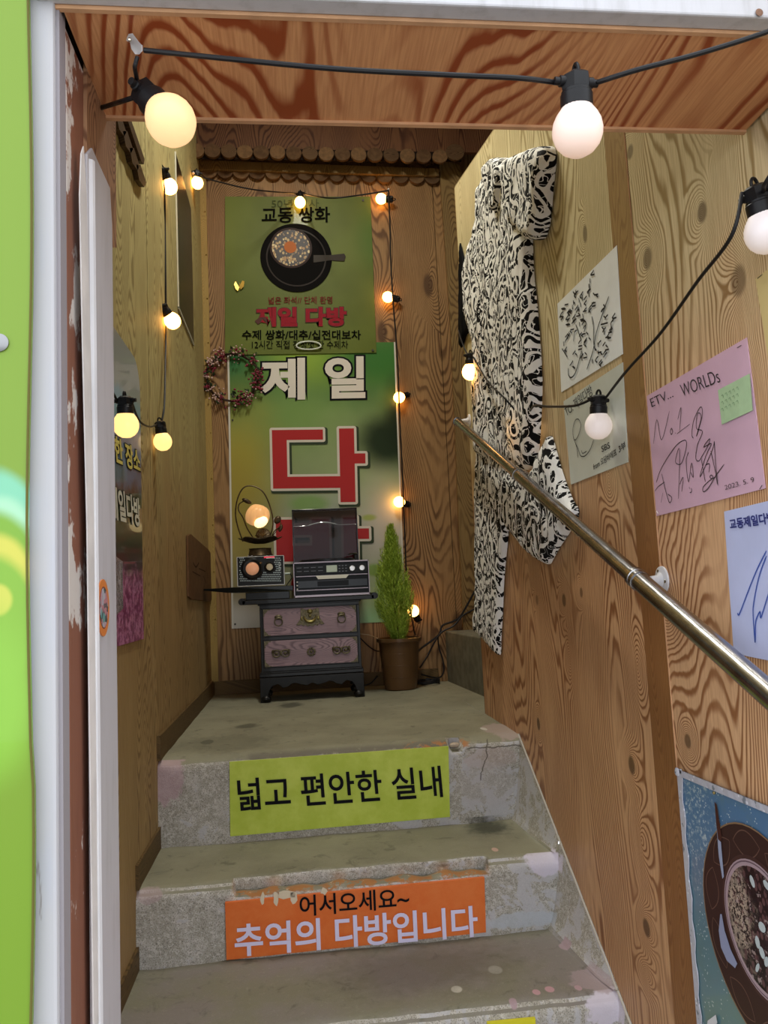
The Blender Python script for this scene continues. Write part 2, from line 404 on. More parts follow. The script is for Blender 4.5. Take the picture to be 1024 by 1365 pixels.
# ---- door opening: soffit, header, jamb
so = struct('trim_4', MB().bb(-.186, XR-.004, .664, YB-.006, ZS, ZS+.012), W_SOFFIT)
obj('edge_strip', MB().bb(-.190, XR-.004, YB-.006, YB, ZS-.003, ZS+.02), PINE, so)
obj('edge_strip', MB().bb(-.200, 1.3, .659, .664, ZS-.001, ZS+.014), PINE, so)
struct('wall_over_door', MB().bb(-.6, 1.3, YB-.035, YB-.01, ZS+.02, 2.6).bb(XR+.055, 1.3, .70, YB-.01, -1.2, ZS+.02), W_DARK)
def paint_old(name, base, under, amt, sx=6, sz=1.6, rough=.5, dirt='8E8A88'):
    n = NT(name, rough); x, y, z = n.pos()
    a = n.noise(n.vec(n.mul(x, sx*4), n.mul(y, sx*2), n.mul(z, sz*2)), 1, 6, .65)
    b = n.noise(n.vec(n.mul(x, 60), n.mul(y, 60), n.mul(z, 9)), 1, 4, .6)
    c = n.mix(n.mul(n.step(b, .45, .75), .35), base, dirt)
    c = n.mix(n.step(n.add(a, n.mul(b, .12)), amt, amt+.02), c, under); n.col(c); n.bump(n.add(a, n.mul(b, .4)), .25, .002); return n.m
WPAINT = paint_old('white_paint', 'BDBBBF', '8F7F72', .74)
hd = struct('trim_5', MB().bb(-.206, 1.3, .640, .659, ZS+.002, 1.12), WPAINT, bevel=.002)
mb = MB(); kp = on(1, .639, 1012, 17); mb.lathe([(.0035, 0), (.0038, .0008), (.002, .0012), (0, .001)], kp, 12, Matrix.Rotation(math.pi/2, 3, 'X')); obj('knot', mb, flat('knot_brown', '7A5A48', .6), hd)
BROWN = paint_old('brown_jamb_paint', '7E5240', 'C2B9B2', .60, sx=5, sz=3, dirt='5F3527')
jx0, jx1 = on(1, .68, 80, 700).x, XJ-.001
jm = struct('door_frame', MB().bb(jx0-.03, jx1, .68, .85, -1.1, ZS-.002), BROWN, bevel=.002)
RAWJ = wood('raw_jamb', 'y', 'A07858', '6A4630', seed=70, freq=2.0, rough=.7)
obj('jamb_lining', MB().prism([JW(*p, -.0009) for p in ((111, -20), (150, 100), (151, 330), (111, 330))], (.0035, 0, 0)), RAWJ, jm)
GREYP = paint_old('grey_white_paint', 'B2AEB2', '8E857E', .78, sx=3, sz=.9)
obj('painted_lining', MB().prism([JW(*p, .002) for p in ((112, 205), (119, 197), (126, 213), (143, 250), (146, 300), (164, 2000), (124, 2000))], (.003, 0, 0)), GREYP, jm, bevel=.001)
mb = MB(); a, b = JW(120, 215, .005), JW(136, 2000, .005); mb.tube([a, b], .0045, 8); obj('painted_bead', mb, flat('white_gloss', 'C9C6C8', .35, var=.06, sc=12), jm, smooth=True)
mb = MB(); p = [JW(u, v, .0056) for u, v in ((107, 205), (110, 195), (114, 260), (119, 460), (124, 700), (137, 2000), (131, 2000), (115, 700), (109, 460), (105, 260))]; obj('loose_paint', MB().prism(p, (.0012, 0, 0)), flat('loose_white', 'CBC5C2', .6, var=.1, sc=20, bump=.3), jm)
# white facade plank with the grey edge strip
px0 = on(1, .655, 36, 600).x; px1 = on(1, .655, 74, 600).x
FAC = paint_old('facade_white', 'AEACAF', '8A8482', .70, sx=5, sz=1.0, dirt='A6A9B8')
pk = struct('trim_6', MB().bb(-.9, px1, .655, .679, -1.1, 1.12), FAC, bevel=.003)
obj('edge_strip', MB().bb(px1, px1+.003, .661, .679, -1.1, 1.12), flat('grey_strip', '8E888C', .5), pk)
struct('wall_front', MB().bb(-2.2, -.235, .70, .84, -1.1, 2.6).bb(-.36, XJ-.05, .83, .86, -1.1, 2.6).bb(1.25, 2.4, .66, .84, -1.1, 2.6).bb(-2.2, 2.4, .66, .70, 1.12, 2.6), flat('facade_plaster', 'B9B4AC', .8, var=.08, bump=.3, sc=8))
struct('wall_behind_jamb', MB().bb(XL-.01, XJ-.02, .84, .858, -1.2, 2.6), W_TRIM)
# ---- concrete
def concrete():
    n = NT('concrete', .75); x, y, z = n.pos(); P = n.vec(x, y, z)
    g = n.node('ShaderNodeNewGeometry'); nz = n.node('ShaderNodeSeparateXYZ', {0: g.outputs['True Normal']}).outputs[2]
    top = n.step(nz, .55, .85)
    big = n.noise(P, 5, 5, .6); fine = n.noise(P, 130, 4, .7); grit = n.noise(P, 420, 2, .6); med = n.noise(P, 22, 5, .65, .6)
    riser = n.mix(n.step(med, .42, .62), 'A6A196', 'BAB5AE')
    riser = n.mix(n.mul(n.step(fine, .48, .62), .6), riser, 'D2CEC8')
    riser = n.mix(n.mul(n.step(grit, .52, .62), .6), riser, '5A554C')
    # flaked skim coat: paler smooth patches
    rightish = n.step(x, .05, .45)
    flake = n.step(n.add(med, n.mul(rightish, .10)), .60, .63)
    riser = n.mix(n.mul(flake, .8), riser, 'B7B6BA')
    green = n.mix(n.step(y, Y2-.04, Y2+.02), '847D78', '8E8B76')
    tread = n.mix(n.step(big, .35, .65), '807D6A', green)
    tread = n.mix(n.mul(n.step(fine, .55, .75), .35), tread, 'A29D90')
    tread = n.mix(n.mul(n.step(med, .56, .72), .5), tread, '4A473C')
    c = n.mix(top, riser, tread)
    w = n.mul(n.sub(n.noise(P, 40, 4, .6), .5), 1.3)
    def sp(plf, u, v, ru, rv, color, amt=1, soft=.12, wob=w):
        nonlocal c
        p = plf(u, v)
        if plf in (S1, S2, S3):
            m = n.blob(x, z, p.x, p.z, ru*p.y/FPX, rv*p.y/FPX, soft, wob)
            m = n.mul(m, n.blob(y, y, p.y, p.y, .03, .03, .1))
        else:
            r = abs(plf(u, v+rv).y-p.y)+.003
            m = n.blob(x, y, p.x, p.y, ru*p.y/FPX, r, soft, wob); m = n.mul(m, n.blob(z, z, p.z, p.z, .02, .02, .1))
        c = n.mix(n.mul(m, amt), c, color)
    T0 = lambda u, v: on(2, 0, u, v); T1 = lambda u, v: on(2, Z1, u, v); T2 = lambda u, v: on(2, Z2, u, v)
    sp(S1, 224, 1035, 20, 34, 'B59AA0', .75); sp(S1, 655, 1010, 36, 13, 'B6A59F', .5); sp(S1, 650, 1045, 40, 30, 'B3ADAD', .4)
    sp(S2, 727, 1150, 24, 16, 'CFC8D6', .95); sp(S3, 808, 1345, 26, 20, 'CDC5D2', .9); sp(S2, 198, 1196, 16, 9, 'B09A9C', .6)
    sp(S2, 700, 1225, 55, 9, 'B4B9C0', .8)
    sp(T0, 668, 972, 24, 9, 'B09C9A', .6); sp(T2, 792, 1305, 34, 14, 'A8969A', .7); sp(T1, 726, 1100, 8, 6, 'A8908F', .7)
    for u, v, r, cc in ((733, 1318, 6, 'C39AA2'), (715, 1322, 5, 'C39AA2'), (771, 1316, 5, 'B99AA2'), (684, 1333, 5, 'A88F96'), (609, 1319, 7, 'C4C0B4'), (755, 1262, 9, 'AA949A'), (660, 1293, 9, 'A9A79C'), (660, 1133, 4, 'C9A79A'), (645, 972, 4, 'C8C4BC')):
        sp(T0 if v < 1010 else (T1 if v < 1200 else T2), u, v, r, r*.5, cc, .9, .15, n.mul(w, .3))
    sp(T1, 650, 1103, 26, 9, '383A30', .8, .5); sp(T0, 330, 968, 14, 3, '45443A', .7, .4); sp(T0, 388, 940, 14, 3, '3A3A32', .7, .4); sp(T0, 276, 989, 8, 3, '45443A', .7)
    sp(T2, 560, 1290, 110, 30, '574E4A', .5, .6); sp(T0, 300, 990, 60, 10, '5C5A4C', .4, .5)
    # broken noses: exposed orange mortar and black grime
    def nose(yn, zn, xa, xb, h, colr, th, am):
        nonlocal c
        m = n.mul(n.step(x, xa-.01, xa+.01), n.step(x, xb+.01, xb-.01))
        zz = n.add(z, n.mul(n.sub(n.noise(P, 34, 4, .6), .5), .035))
        m = n.mul(m, n.mul(n.step(zz, zn-h-.004, zn-h+.002), n.step(y, yn+.03, yn+.012)))
        m = n.mul(m, n.step(n.noise(n.vec(x, y, n.add(z, th)), 28, 4, .65), th, th+.06)); c = n.mix(n.mul(m, am), c, colr)
    xn = lambda u, v: S2(u, v).x
    nose(Y2, Z1, xn(312, 1180), xn(650, 1150), .030, 'A8713F', .42, .9)
    nose(Y2, Z1, xn(312, 1180), xn(650, 1150), .022, 'C7B79C', .54, .9)
    nose(Y2, Z1, xn(480, 1170), xn(652, 1150), .012, '1D1A17', .38, .95)
    nose(Y1, 0, S1(330, 1005).x, S1(598, 990).x, .014, '6B655B', .35, .8)
    nose(Y1, 0, S1(540, 1000).x, S1(625, 990).x, .016, 'B0784A', .5, .9)
    # hairline cracks on the top riser
    cr = n.mul(n.step(n.M('ABSOLUTE', n.sub(x, n.add(S1(650, 1000).x, n.add(n.mul(n.add(z, .02), .28), n.mul(n.sub(n.noise(n.vec(1, 1, z), 30, 3), .5), .03))))), .0022, .0006), n.mul(n.step(z, -.105, -.1), n.step(y, Y1+.02, Y1+.01)))
    cr2 = n.mul(n.step(n.M('ABSOLUTE', n.sub(z, n.add(-.024, n.mul(n.sub(n.noise(n.vec(x, 1, 1), 24, 3), .5), .03)))), .0022, .0006), n.mul(n.step(x, S1(620, 1000).x, S1(624, 1000).x), n.mul(n.step(y, Y1+.02, Y1+.01), n.step(y, Y1-.02, Y1-.01))))
    c = n.mix(n.mul(n.M('MAXIMUM', cr, cr2), .8), c, '4B443D')
    n.col(c); n.bump(n.add(n.mul(fine, .6), n.add(n.mul(grit, .5), n.mul(med, 1.0))), .5, .003); return n.m
CONC = concrete()
steps = [(Y0, 0), (Y1, 0), (Y1-.004, Z1), (Y2, Z1), (Y2-.004, Z2), (Y3, Z2), (Y3-.004, -.55), (1.15, -.55), (1.146, -.74), (.88, -.74), (.876, -.94), (.60, -.94), (.60, -1.1)]
prof = []
for (ya, za), (yb, zb_) in zip(steps, steps[1:]):
    L = math.hypot(yb-ya, zb_-za); k = max(2, int(L/.009)) if ya < 2.1 and ya > 1.2 else max(2, int(L/.03))
    for i in range(k): prof.append((ya+(yb-ya)*i/k, za+(zb_-za)*i/k))
prof.append(steps[-1])
noses = [(Y1, 0), (Y2, Z1), (Y3, Z2), (1.15, -.55), (.88, -.74)]
NX = 170; vs = []; xs = [XL-.02+(XR+.035-XL)*i/NX for i in range(NX+1)]
holeX = S1(607, 992).x; cxa, cxb = S2(312, 1180).x, S2(650, 1150).x
for x in xs:
    for (y, z) in prof:
        p = Vector((x, y, z)); dy = dz = 0
        for k, (ny, nz_) in enumerate(noses):
            d = math.hypot(y-ny, z-nz_); r = .02
            if d < r: a = (1-d/r)**2*.006; dy += a; dz -= a
            ch = .5+.5*noise.noise(Vector((x*22, k*7, 1)))
            if d < .03:
                a = (1-d/.03)*.007*ch; dy += a; dz -= a
                if k == 1 and cxa < x < cxb:
                    a = (1-d/.03)*.016*(.5+ch); dy += a*1.2; dz -= a
                if k == 0:
                    hh = max(0, 1-abs(x-holeX)/.017); a = (1-d/.03)*.03*min(1, hh*2.5); dy += a; dz -= a*.6
        q = Vector((x*8, y*8, z*8)); e = .0016*noise.noise(q*3)+.003*noise.noise(q)
        vs.append((x, y+dy+e*.7, z+dz+e*.7 if z > -1.09 else z))
m = len(prof); fs = [(i*m+j, i*m+j+1, (i+1)*m+j+1, (i+1)*m+j) for i in range(NX) for j in range(m-1)]
stairs = struct('floor_stairs', MB().add(vs, fs), CONC, smooth=True, sharp=1.2)
obj('landing_slab', MB().bb(XR-.005, 2.0, YE-.01, Y0, -.06, .0004), CONC, stairs)
obj('stone_chip', MB().ball(S1(606, 993, -.012), .012, 10, sz=(1.1, .9, .55)), flat('chip_stone', 'B5A592', .8, var=.2, bump=.5, sc=90), stairs, smooth=True)
# cement fillet between the steps and the right wall
mb = MB()
for ya, yb_, zt_, wv in ((Y1, Y2, Z1, .036), (Y2, Y3, Z2, .045), (Y3, 1.15, -.55, .05), (1.15, .88, -.74, .05)):
    n_ = 14; g = []
    for i in range(n_+1):
        y = ya+.004+(yb_-ya)*i/n_; zt = min(zbot(y)+.004, zbot(y)+.004); h = max(0, zt-zt_)
        for j in range(7):
            s = j/6; g.append((XR-wv*(h/.2)**.5*(1-s)-.0005, y, zt_+h*(s**1.8)+.0015))
    mb.add(g, [(i*7+j, i*7+j+1, (i+1)*7+j+1, (i+1)*7+j) for i in range(n_) for j in range(6)])
obj('cement_fillet', mb, CONC, stairs, smooth=True)
# upper flight going off to the right of the landing
mb = MB(); 
for i in range(6):
    xa_ = .605+.26*i
    mb.prism([(xa_+(0 if i else .05), YE, -.05), (2.0, YE, -.05), (2.0, Y0, -.05), (xa_, Y0, -.05)], (0, 0, .205*(i+1)+.05))
struct('floor_upper_flight', mb, flat('upper_concrete', '6C6A5C', .8, var=.2, bump=.6, sc=25), bevel=.006)
struct('ground', MB().bb(-8, 8, -8, .7, -1.14, -1.09), flat('street_paving', '8C8984', .8, var=.12, sc=6))
# tube lamp added unseen on the ceiling to brighten the stairwell
tl = thing('added_ceiling_lamp', 'white tube lamp on the stairwell ceiling above the steps', 'lamp', (.1, 1.9, 2.58))
obj('housing', MB().bb(.06, .14, 1.55, 2.25, 2.565, 2.6), flat('lamp_housing', 'D8D8D4', .4), tl)
obj('tube', MB().tube([(.1, 1.57, 2.545), (.1, 2.23, 2.545)], .014, 12), emis('tube_glow', (1, .97, .86), 14), tl, smooth=True)
ld = bpy.data.lights.new('tube_fill_light', 'AREA'); ld.shape = 'RECTANGLE'; ld.size = .08; ld.size_y = .66; ld.energy = TUBE_POWER; ld.color = (1, .97, .84)
lo = bpy.data.objects.new('tube_fill_light', ld); COL.objects.link(lo); lo.parent = tl; lo.location = (0, 0, -.056)
# ================================================================== THINGS
# ---- signs on the risers
GREENV = NT('lime_vinyl', .45); _x, _y, _z = GREENV.pos(); GREENV.col(GREENV.mix(GREENV.step(GREENV.noise(GREENV.vec(_x, _y, _z), 18, 5, .65), .3, .75), 'B2C444', 'C6D45C')); GREENV = GREENV.m
ORANGEV = NT('orange_vinyl', .42); _x, _y, _z = ORANGEV.pos(); ORANGEV.col(ORANGEV.mix(ORANGEV.step(ORANGEV.noise(ORANGEV.vec(_x, _y, _z), 18, 5, .65), .3, .75), 'D96A2C', 'E07B3E')); ORANGEV = ORANGEV.m
sg = sheet('riser_sign', S1, ((306, 1016), (598, 995), (600, 1089), (307, 1115)), GREENV, 'lime green sign with black Korean lettering on the top riser', 'sign', d0=.008, th=.007, wave=.0008)
text(S1, '넓고 편안한 실내', (319, 1080), (590, 1061), (316, 1037), BLACK, sg, bold=.014, off=.0105)
so_ = sheet('riser_sign', S2, ((300, 1204), (646, 1170), (648, 1243), (302, 1280)), ORANGEV, 'orange sign with white and black Korean lettering on the second riser', 'sign', d0=.010, th=.009, wave=.0008)
text(S2, '어서오세요~', (400, 1219), (545, 1207), (399, 1191), BLACK, so_, bold=.012, off=.0125)
text(S2, '추억의 다방입니다', (314, 1272), (636, 1245), (313, 1229), flat('lilac_white_ink', 'DCD6F2', .5), so_, bold=.022, off=.0135)
mb = MB()   # worn white paint left above the orange sign
for a, b, c_, d in ((382, 1192, 12, 7), (392, 1196, 5, 9), (368, 1197, 4, 10), (350, 1199, 3, 10), (432, 1188, 5, 5)):
    mb.add([S2(a+(random.random()*.5+.7)*c_*math.cos(t), b+(random.random()*.5+.7)*d*math.sin(t), .0112) for t in [i*.6283 for i in range(10)]], [list(range(10))])
obj('paint_flakes', mb, flat('flake_white', 'D8C9B0', .7), so_, kind='stuff')
sy = sheet('riser_sign', S3, ((650, 1364), (714, 1358), (716, 1440), (652, 1448)), flat('yellow_vinyl', 'D6CE2E', .45), 'yellow sign just showing at the bottom edge on the third riser', 'sign', d0=.008, th=.007)
# ---- back wall banner
def banner_mat():
    n = NT('banner_print', .38); x, y, z = n.pos(); P = n.vec(x, y, z)
    w = n.mul(n.sub(n.noise(P, 5, 3, .5), .5), .8)
    c = n.mix(n.step(z, .5, 1.35), '8C9070', '4E7440')
    def b(u, v, ru, rv, col, soft=.7, amt=1):
        nonlocal c
        p = BW(u, v); c = n.mix(n.mul(n.blob(x, z, p.x, p.z, ru*Y0/FPX, rv*Y0/FPX, soft, w), amt), c, col)
    b(310, 500, 55, 50, '2F6A3A'); b(420, 470, 60, 40, '8AA838', .9); b(500, 480, 60, 30, '3A7030', .8)
    b(400, 560, 70, 40, '7A9A52', .8, .8); b(320, 620, 45, 75, '9A9440', .9); b(310, 700, 50, 80, '98863A', .8, .8)
    b(470, 640, 80, 70, '93A373', .8, .9); b(520, 590, 40, 34, '23331F', .55); b(536, 560, 24, 50, '1C2A1A', .6)
    b(440, 700, 50, 40, 'A8AEA2', .8, .8); b(520, 720, 40, 70, 'B8B4A8', .7); b(525, 800, 34, 50, '9CBC88', .8)
    b(412, 672, 26, 12, '6E9A44', .4, .7); b(500, 760, 14, 9, '7C9C46', .3, .9); b(492, 690, 9, 4, '8FA13C', .5, .8)
    b(320, 825, 50, 26, 'B8B3AA', .6); b(345, 790, 40, 20, '8C7A62', .8, .6); b(500, 830, 30, 24, '86B082', .6)
    n.col(c); return n.m
bn = sheet('banner', BW, ((303, 458), (527, 456), (541, 828), (309, 838)), banner_mat(), 'tall green banner with big white and red Korean letters on the back wall', 'banner', wave=.003, d0=.004, n=20)
NB = .0052
p = [BW(u, v, .0044) for u, v in ((303, 458), (305.5, 458), (311.5, 838), (309, 838))]
obj('white_edge', MB().prism(p, (0, -.0008, 0)), flat('banner_edge', 'C9C6BC', .6), bn)
p = [BW(u, v, .0044) for u, v in ((525, 456), (527, 456), (541, 828), (539, 828))]
obj('white_edge', MB().prism(p, (0, -.0008, 0)), flat('banner_edge', 'C9C6BC', .6), bn)
for q in ((313.5, 832), (310, 560)): obj('eyelet', MB().lathe([(.004, 0), (.004, .001), (0, .001)], BW(*q, .005), 12, Matrix.Rotation(math.pi/2, 3, 'X')), flat('eyelet_dark', '4A4844', .4, .6), bn)
WG = flat('banner_white', 'D6D0C6', .45)
text(BW, '제', (347, 534), (407, 533), (347, 478), WG, bn, bold=.035, off=NB+.0006, outline=(BLACK, .075))
text(BW, '일', (433, 532), (487, 531), (433, 476), WG, bn, bold=.035, off=NB+.0006, outline=(BLACK, .075))
RED = flat('banner_red', 'A8282A', .45); CRM = flat('banner_cream', 'CFC8BC', .45); SHD = flat('banner_shadow_print', '2E3B28', .5)
def rrect(x0, y0, x1, y1, g, r=3):
    x0 -= g; y0 -= g; x1 += g; y1 += g; out = []
    if g <= 0: return [(x0, y0), (x1, y0), (x1, y1), (x0, y1)]
    for cx, cy, a0 in ((x1-r, y0+r, -90), (x1-r, y1-r, 0), (x0+r, y1-r, 90), (x0+r, y0+r, 180)):
        for k in range(4):
            a = math.radians(a0+30*k); out.append((cx+r*math.cos(a), cy+r*math.sin(a)))
    return out
def big(rects, nm):
    for g, dx, mat, off in ((4.6, 1.8, SHD, .0002), (3.2, 0, CRM, .0006), (0, 0, RED, .001)):
        mb = MB()
        for k, (x0, y0, x1, y1) in enumerate(rects):
            q = rrect(x0+dx, y0+dx, x1+dx, y1+dx, g); mb.add([BW(u+(v-620)*.022, v-(u-430)*.012, NB+off+k*2e-5) for u, v in q], [list(range(len(q)))])
        obj(nm if mat is RED else nm+'_outline', mb, mat, bn)
big([(363.5, 572.5, 431.5, 586), (363.5, 572.5, 383, 650.6), (364, 635, 456, 650.6), (453, 571.5, 473, 669.7), (473, 605, 487.4, 618.4)], 'large_letter')
big([(366, 692, 388, 748), (414, 692, 437, 748), (380, 700, 420, 713), (380, 727, 420, 748), (456, 690, 474, 748), (474, 705, 490, 719)], 'large_letter')
mb = MB(); cc = BW(420, 778, NB+.001); R_ = Y0/FPX
mb.add([cc+Vector((r*R_*math.cos(a)*1.5, 0, r*R_*math.sin(a))) for a in [i*math.pi/16 for i in range(32)] for r in (11, 21)], [(2*i, 2*i+1, (2*i+3) % 64, (2*i+2) % 64) for i in range(32)])
obj('large_letter', mb, RED, bn)
# ---- green poster above it
def gp_mat():
    n = NT('green_poster', .5, coat=.04); x, y, z = n.pos(); P = n.vec(x, y, z)
    c = n.mix(n.step(n.noise(P, 3, 3, .5), .3, .7), '545F1C', '626E26'); p = BW(500, 320)
    c = n.mix(n.mul(n.blob(x, z, p.x, p.z, .07, .12, .8), .5), c, '3F6A1E'); n.col(c); return n.m
gp = sheet('green_poster', BW, ((300, 262), (494, 262), (502, 470), (300, 473)), gp_mat(), 'green poster with a dark bowl of tea and nuts above the banner', 'poster', d0=.009, wave=.002)
ink = flat('faded_black_ink', '0A0B07', .7); dred = flat('dark_red_ink', '6E2626', .5); brd = flat('crimson_ink', '8E2430', .5); faint = flat('faint_ink', '3F4A2C', .5)
OG = .0112
text(BW, '50년 역사', (362, 279), (425, 279), (362, 267), faint, gp, bold=0, off=OG)
text(BW, '교동 쌍화', (349, 299), (440, 298), (349, 278), ink, gp, bold=.02, off=OG)
text(BW, '넓은 좌석// 단체 환영', (358, 407), (443, 406), (358, 397), dred, gp, bold=.01, off=OG)
text(BW, '제일 다방', (341, 437), (462, 436), (341, 411), brd, gp, bold=.045, off=OG+.0006, outline=(flat('maroon_outline', '4A2018', .5), .075))
text(BW, '수제 쌍화/대추/십전대보차', (323, 454), (481, 454), (323, 441), ink, gp, bold=.02, off=OG)
text(BW, '12시간 직접 정성껏 한 수제차', (336, 466), (464, 466), (336, 455), ink, gp, bold=.005, off=OG)
bc = BW(395, 345); pr_ = 49*Y0/FPX
disc(BW, bc.x, bc.z, 0, pr_, flat('print_saucer', '0C0A09', .6), gp, 'printed_saucer', OG)
disc(BW, bc.x, bc.z, pr_*.80, pr_*.84, flat('print_saucer_rim', '2E2724', .35), gp, 'printed_saucer_rim', OG+.0003)
p = [BW(u, v, OG+.0005) for u, v in ((418, 340), (440, 340), (459, 338), (461, 342), (459, 348), (440, 347), (418, 350))]
obj('printed_handle', MB().add(p, [list(range(len(p)))]), flat('print_handle', '3A342E', .35), gp)
def nuts(name, cols, sc):
    n = NT(name, .4); x, y, z = n.pos(); vo = n.vor(n.vec(n.mul(x, 1.25), y, z), sc*.72)
    r = n.node('ShaderNodeSeparateXYZ', {0: vo.outputs['Color']}).outputs[0]
    c = n.mix(n.step(r, .3, .5), cols[0], cols[1]); c = n.mix(n.step(r, .75, .8), c, cols[2])
    c = n.mix(n.step(vo.outputs['Distance'], .38, .52), c, cols[3]); n.col(c); return n.m
bq = BW(388, 332); disc(BW, bq.x, bq.z, 0, 29*Y0/FPX, flat('print_tea', '2A1610', .35), gp, 'printed_bowl', OG+.0008)
disc(BW, bq.x, bq.z, 0, 26*Y0/FPX, nuts('print_nuts', ('9C7848', 'B59A68', 'CDB88A', '23110B'), 95), gp, 'printed_nuts', OG+.0011)
disc(BW, bq.x-.003, bq.z+.003, 0, 8.5*Y0/FPX, flat('print_yolk', 'B0622A', .35), gp, 'printed_yolk', OG+.0014)
for q in ((484, 267), (497, 467)): obj('eyelet', MB().lathe([(.005, 0), (.005, .0012), (0, .0012)], BW(*q, .0108), 12, Matrix.Rotation(math.pi/2, 3, 'X')), flat('eyelet_dark', '4A4844', .4, .6), gp)
# white glare between the two, modelled as a pale shiny loop
tp = [BW(395+16.5*(1-math.cos(t)), 461-6*math.sin(t)*(1 if math.sin(t) > 0 else .8), .017+.004*math.cos(t*2)) for t in [i*math.pi/10 for i in range(20)]]
tag(obj('glare_loop', MB().tube(tp+[tp[0]], .0032, 6), flat('shiny_tape', 'DDE6DC', .15, 0, 1), smooth=True, origin=tp[0]), 'small shiny loop of clear tape where green poster meets banner', 'glare')
# butterfly ornament
bt = thing('butterfly_ornament', 'small gold butterfly stuck on the left of the green poster', 'ornament', BW(319, 381, .014))
GOLD = flat('gold_foil', 'D6B25A', .3, .7)
for s, q in ((-1, [(319, 383), (314, 375), (312, 379), (314, 385), (317, 388)]), (1, [(319, 382), (323, 374), (326, 375), (325, 382), (321, 386)])):
    obj('wing', MB().prism([BW(u, v, .014+.004*abs(u-319)/8) for u, v in q], (0, -.0008, 0)), GOLD, bt)
obj('body', MB().tube([BW(319, 387, .015), BW(319.6, 377, .015)], .0012, 6), GOLD, bt)
# ---- berry wreath
wc = BW(310, 503, .02); wt = thing('berry_wreath', 'wreath of dark red and white berries on the left edge of the banner', 'wreath', wc)
RR = 34*Y0/FPX; rng = random.Random(3)
ring = [wc+Vector((RR*math.cos(a)*(1+.05*math.sin(5*a)), .004*math.sin(7*a), RR*.95*math.sin(a))) for a in [i*2*math.pi/40 for i in range(41)]]
obj('twig_ring', MB().tube(ring, .0045, 7).tube([q+Vector((.004*math.sin(i), -.004, .004*math.cos(i))) for i, q in enumerate(ring)], .0025, 6), flat('dark_twig', '3A2A22', .8), wt, smooth=True)
r_, l_, s_ = MB(), MB(), MB(); w_ = MB()
for i in range(520):
    a = rng.uniform(0, 6.283); d = rng.gauss(0, .015); q = wc+Vector(((RR+d)*math.cos(a), -rng.uniform(0, .022), (RR*.95+d)*math.sin(a)))
    if noise.noise(Vector((math.cos(a)*3, math.sin(a)*3, 9))) < -.22: continue
    clump = noise.noise(Vector((math.cos(a)*2.2, math.sin(a)*2.2, 5)))+rng.uniform(-.2, .2)
    if clump > .13: w_.ball(q+Vector((0, -.004, 0)), rng.uniform(.0022, .0044), 6, rings=4)
    elif i % 5 == 4:
        n1 = Vector((rng.uniform(-1, 1), -.5, rng.uniform(-1, 1))).normalized()*.016; n2 = n1.cross(Vector((0, 1, 0))).normalized()*.006
        l_.add([q-n1*.6, q+n2, q+n1, q-n2, q+Vector((0, -.002, 0))], [(0, 1, 4), (1, 2, 4), (2, 3, 4), (3, 0, 4)])
    else: r_.ball(q, rng.uniform(.0030, .0054), 6, rings=4)
for a in range(22):
    th = a*.2856+rng.uniform(-.1, .1); q = wc+Vector((RR*math.cos(th), -.006, RR*math.sin(th))); o_ = Vector((math.cos(th+.9), -.1, math.sin(th+.9)))*rng.uniform(.02, .042)
    s_.tube([q, q+o_*.5+Vector((0, -.003, 0)), q+o_], [.0014, .001, .0006], 5); (w_ if a % 3 else r_).ball(q+o_, .0042, 6, rings=4)
obj('red_berries', r_, flat('berry_red', '7A2438', .4), wt, smooth=True, kind='stuff'); obj('white_berries', w_, flat('berry_white', 'C9A9A4', .5), wt, smooth=True, kind='stuff')
obj('leaves', l_, flat('wreath_leaf', '28361F', .6), wt, kind='stuff'); obj('twigs', s_, flat('dark_twig', '3A2A22', .8), wt, kind='stuff')

# ---- small lacquered chest
YC = 2.90
def CZ(y): return on(1, YC, 412, y).z
cx0, cx1, cyb = -.136, .229, 3.10
ch = thing('chest_of_drawers', 'small dark lacquered two-drawer chest with brass fittings by the back wall', 'chest', (.046, 3.0, 0))
LAC = flat('black_lacquer', '12100E', .34, coat=.08, var=.45, bump=.15, sc=45)
FACE = wood('drawer_face', 'z', '9A7E84', '54424A', seed=80, freq=2.2, rough=.28, along='x', knots=False, contrast=.7)
BRASS = flat('dark_brass', '5E5642', .42, .75, var=.4, bump=.4, sc=160)
zt, zd1, zd2, zm, zbse = CZ(809), CZ(846), CZ(851), CZ(887), CZ(900)
obj('body', MB().bb(cx0, cx1, YC+.004, cyb, zbse, zt+.012), LAC, ch, bevel=.002)
fr = MB()
for z0_, z1_ in ((zt, zt+.014), (zd2, zd1), (zbse+.02, zm)): fr.bb(cx0, cx1, YC-.003, YC+.006, z0_, z1_)
for xx in (cx0+.005, cx1-.005): fr.bb(xx-.005, xx+.005, YC-.0034, YC+.006, zbse, zt)
obj('front_frame', fr, LAC, ch, bevel=.0015)
obj('top', MB().bb(cx0-.006, cx1+.006, YC-.012, cyb, zt+.012, zt+.018).bb(-.197, .285, YC-.022, cyb+.004, zt+.018, zt+.034), LAC, ch, bevel=.002)
for xx in (-.198, .287): obj('rolled_end', MB().tube([(xx, YC-.022, zt+.030), (xx, cyb+.004, zt+.030)], .0125, 14), LAC, ch, smooth=True)
obj('moulding', MB().bb(cx0-.006, cx1+.006, YC-.010, cyb, zbse+.002, zbse+.014).bb(cx0-.003, cx1+.003, YC-.006, cyb, zbse+.014, zbse+.02), LAC, ch, bevel=.0015)
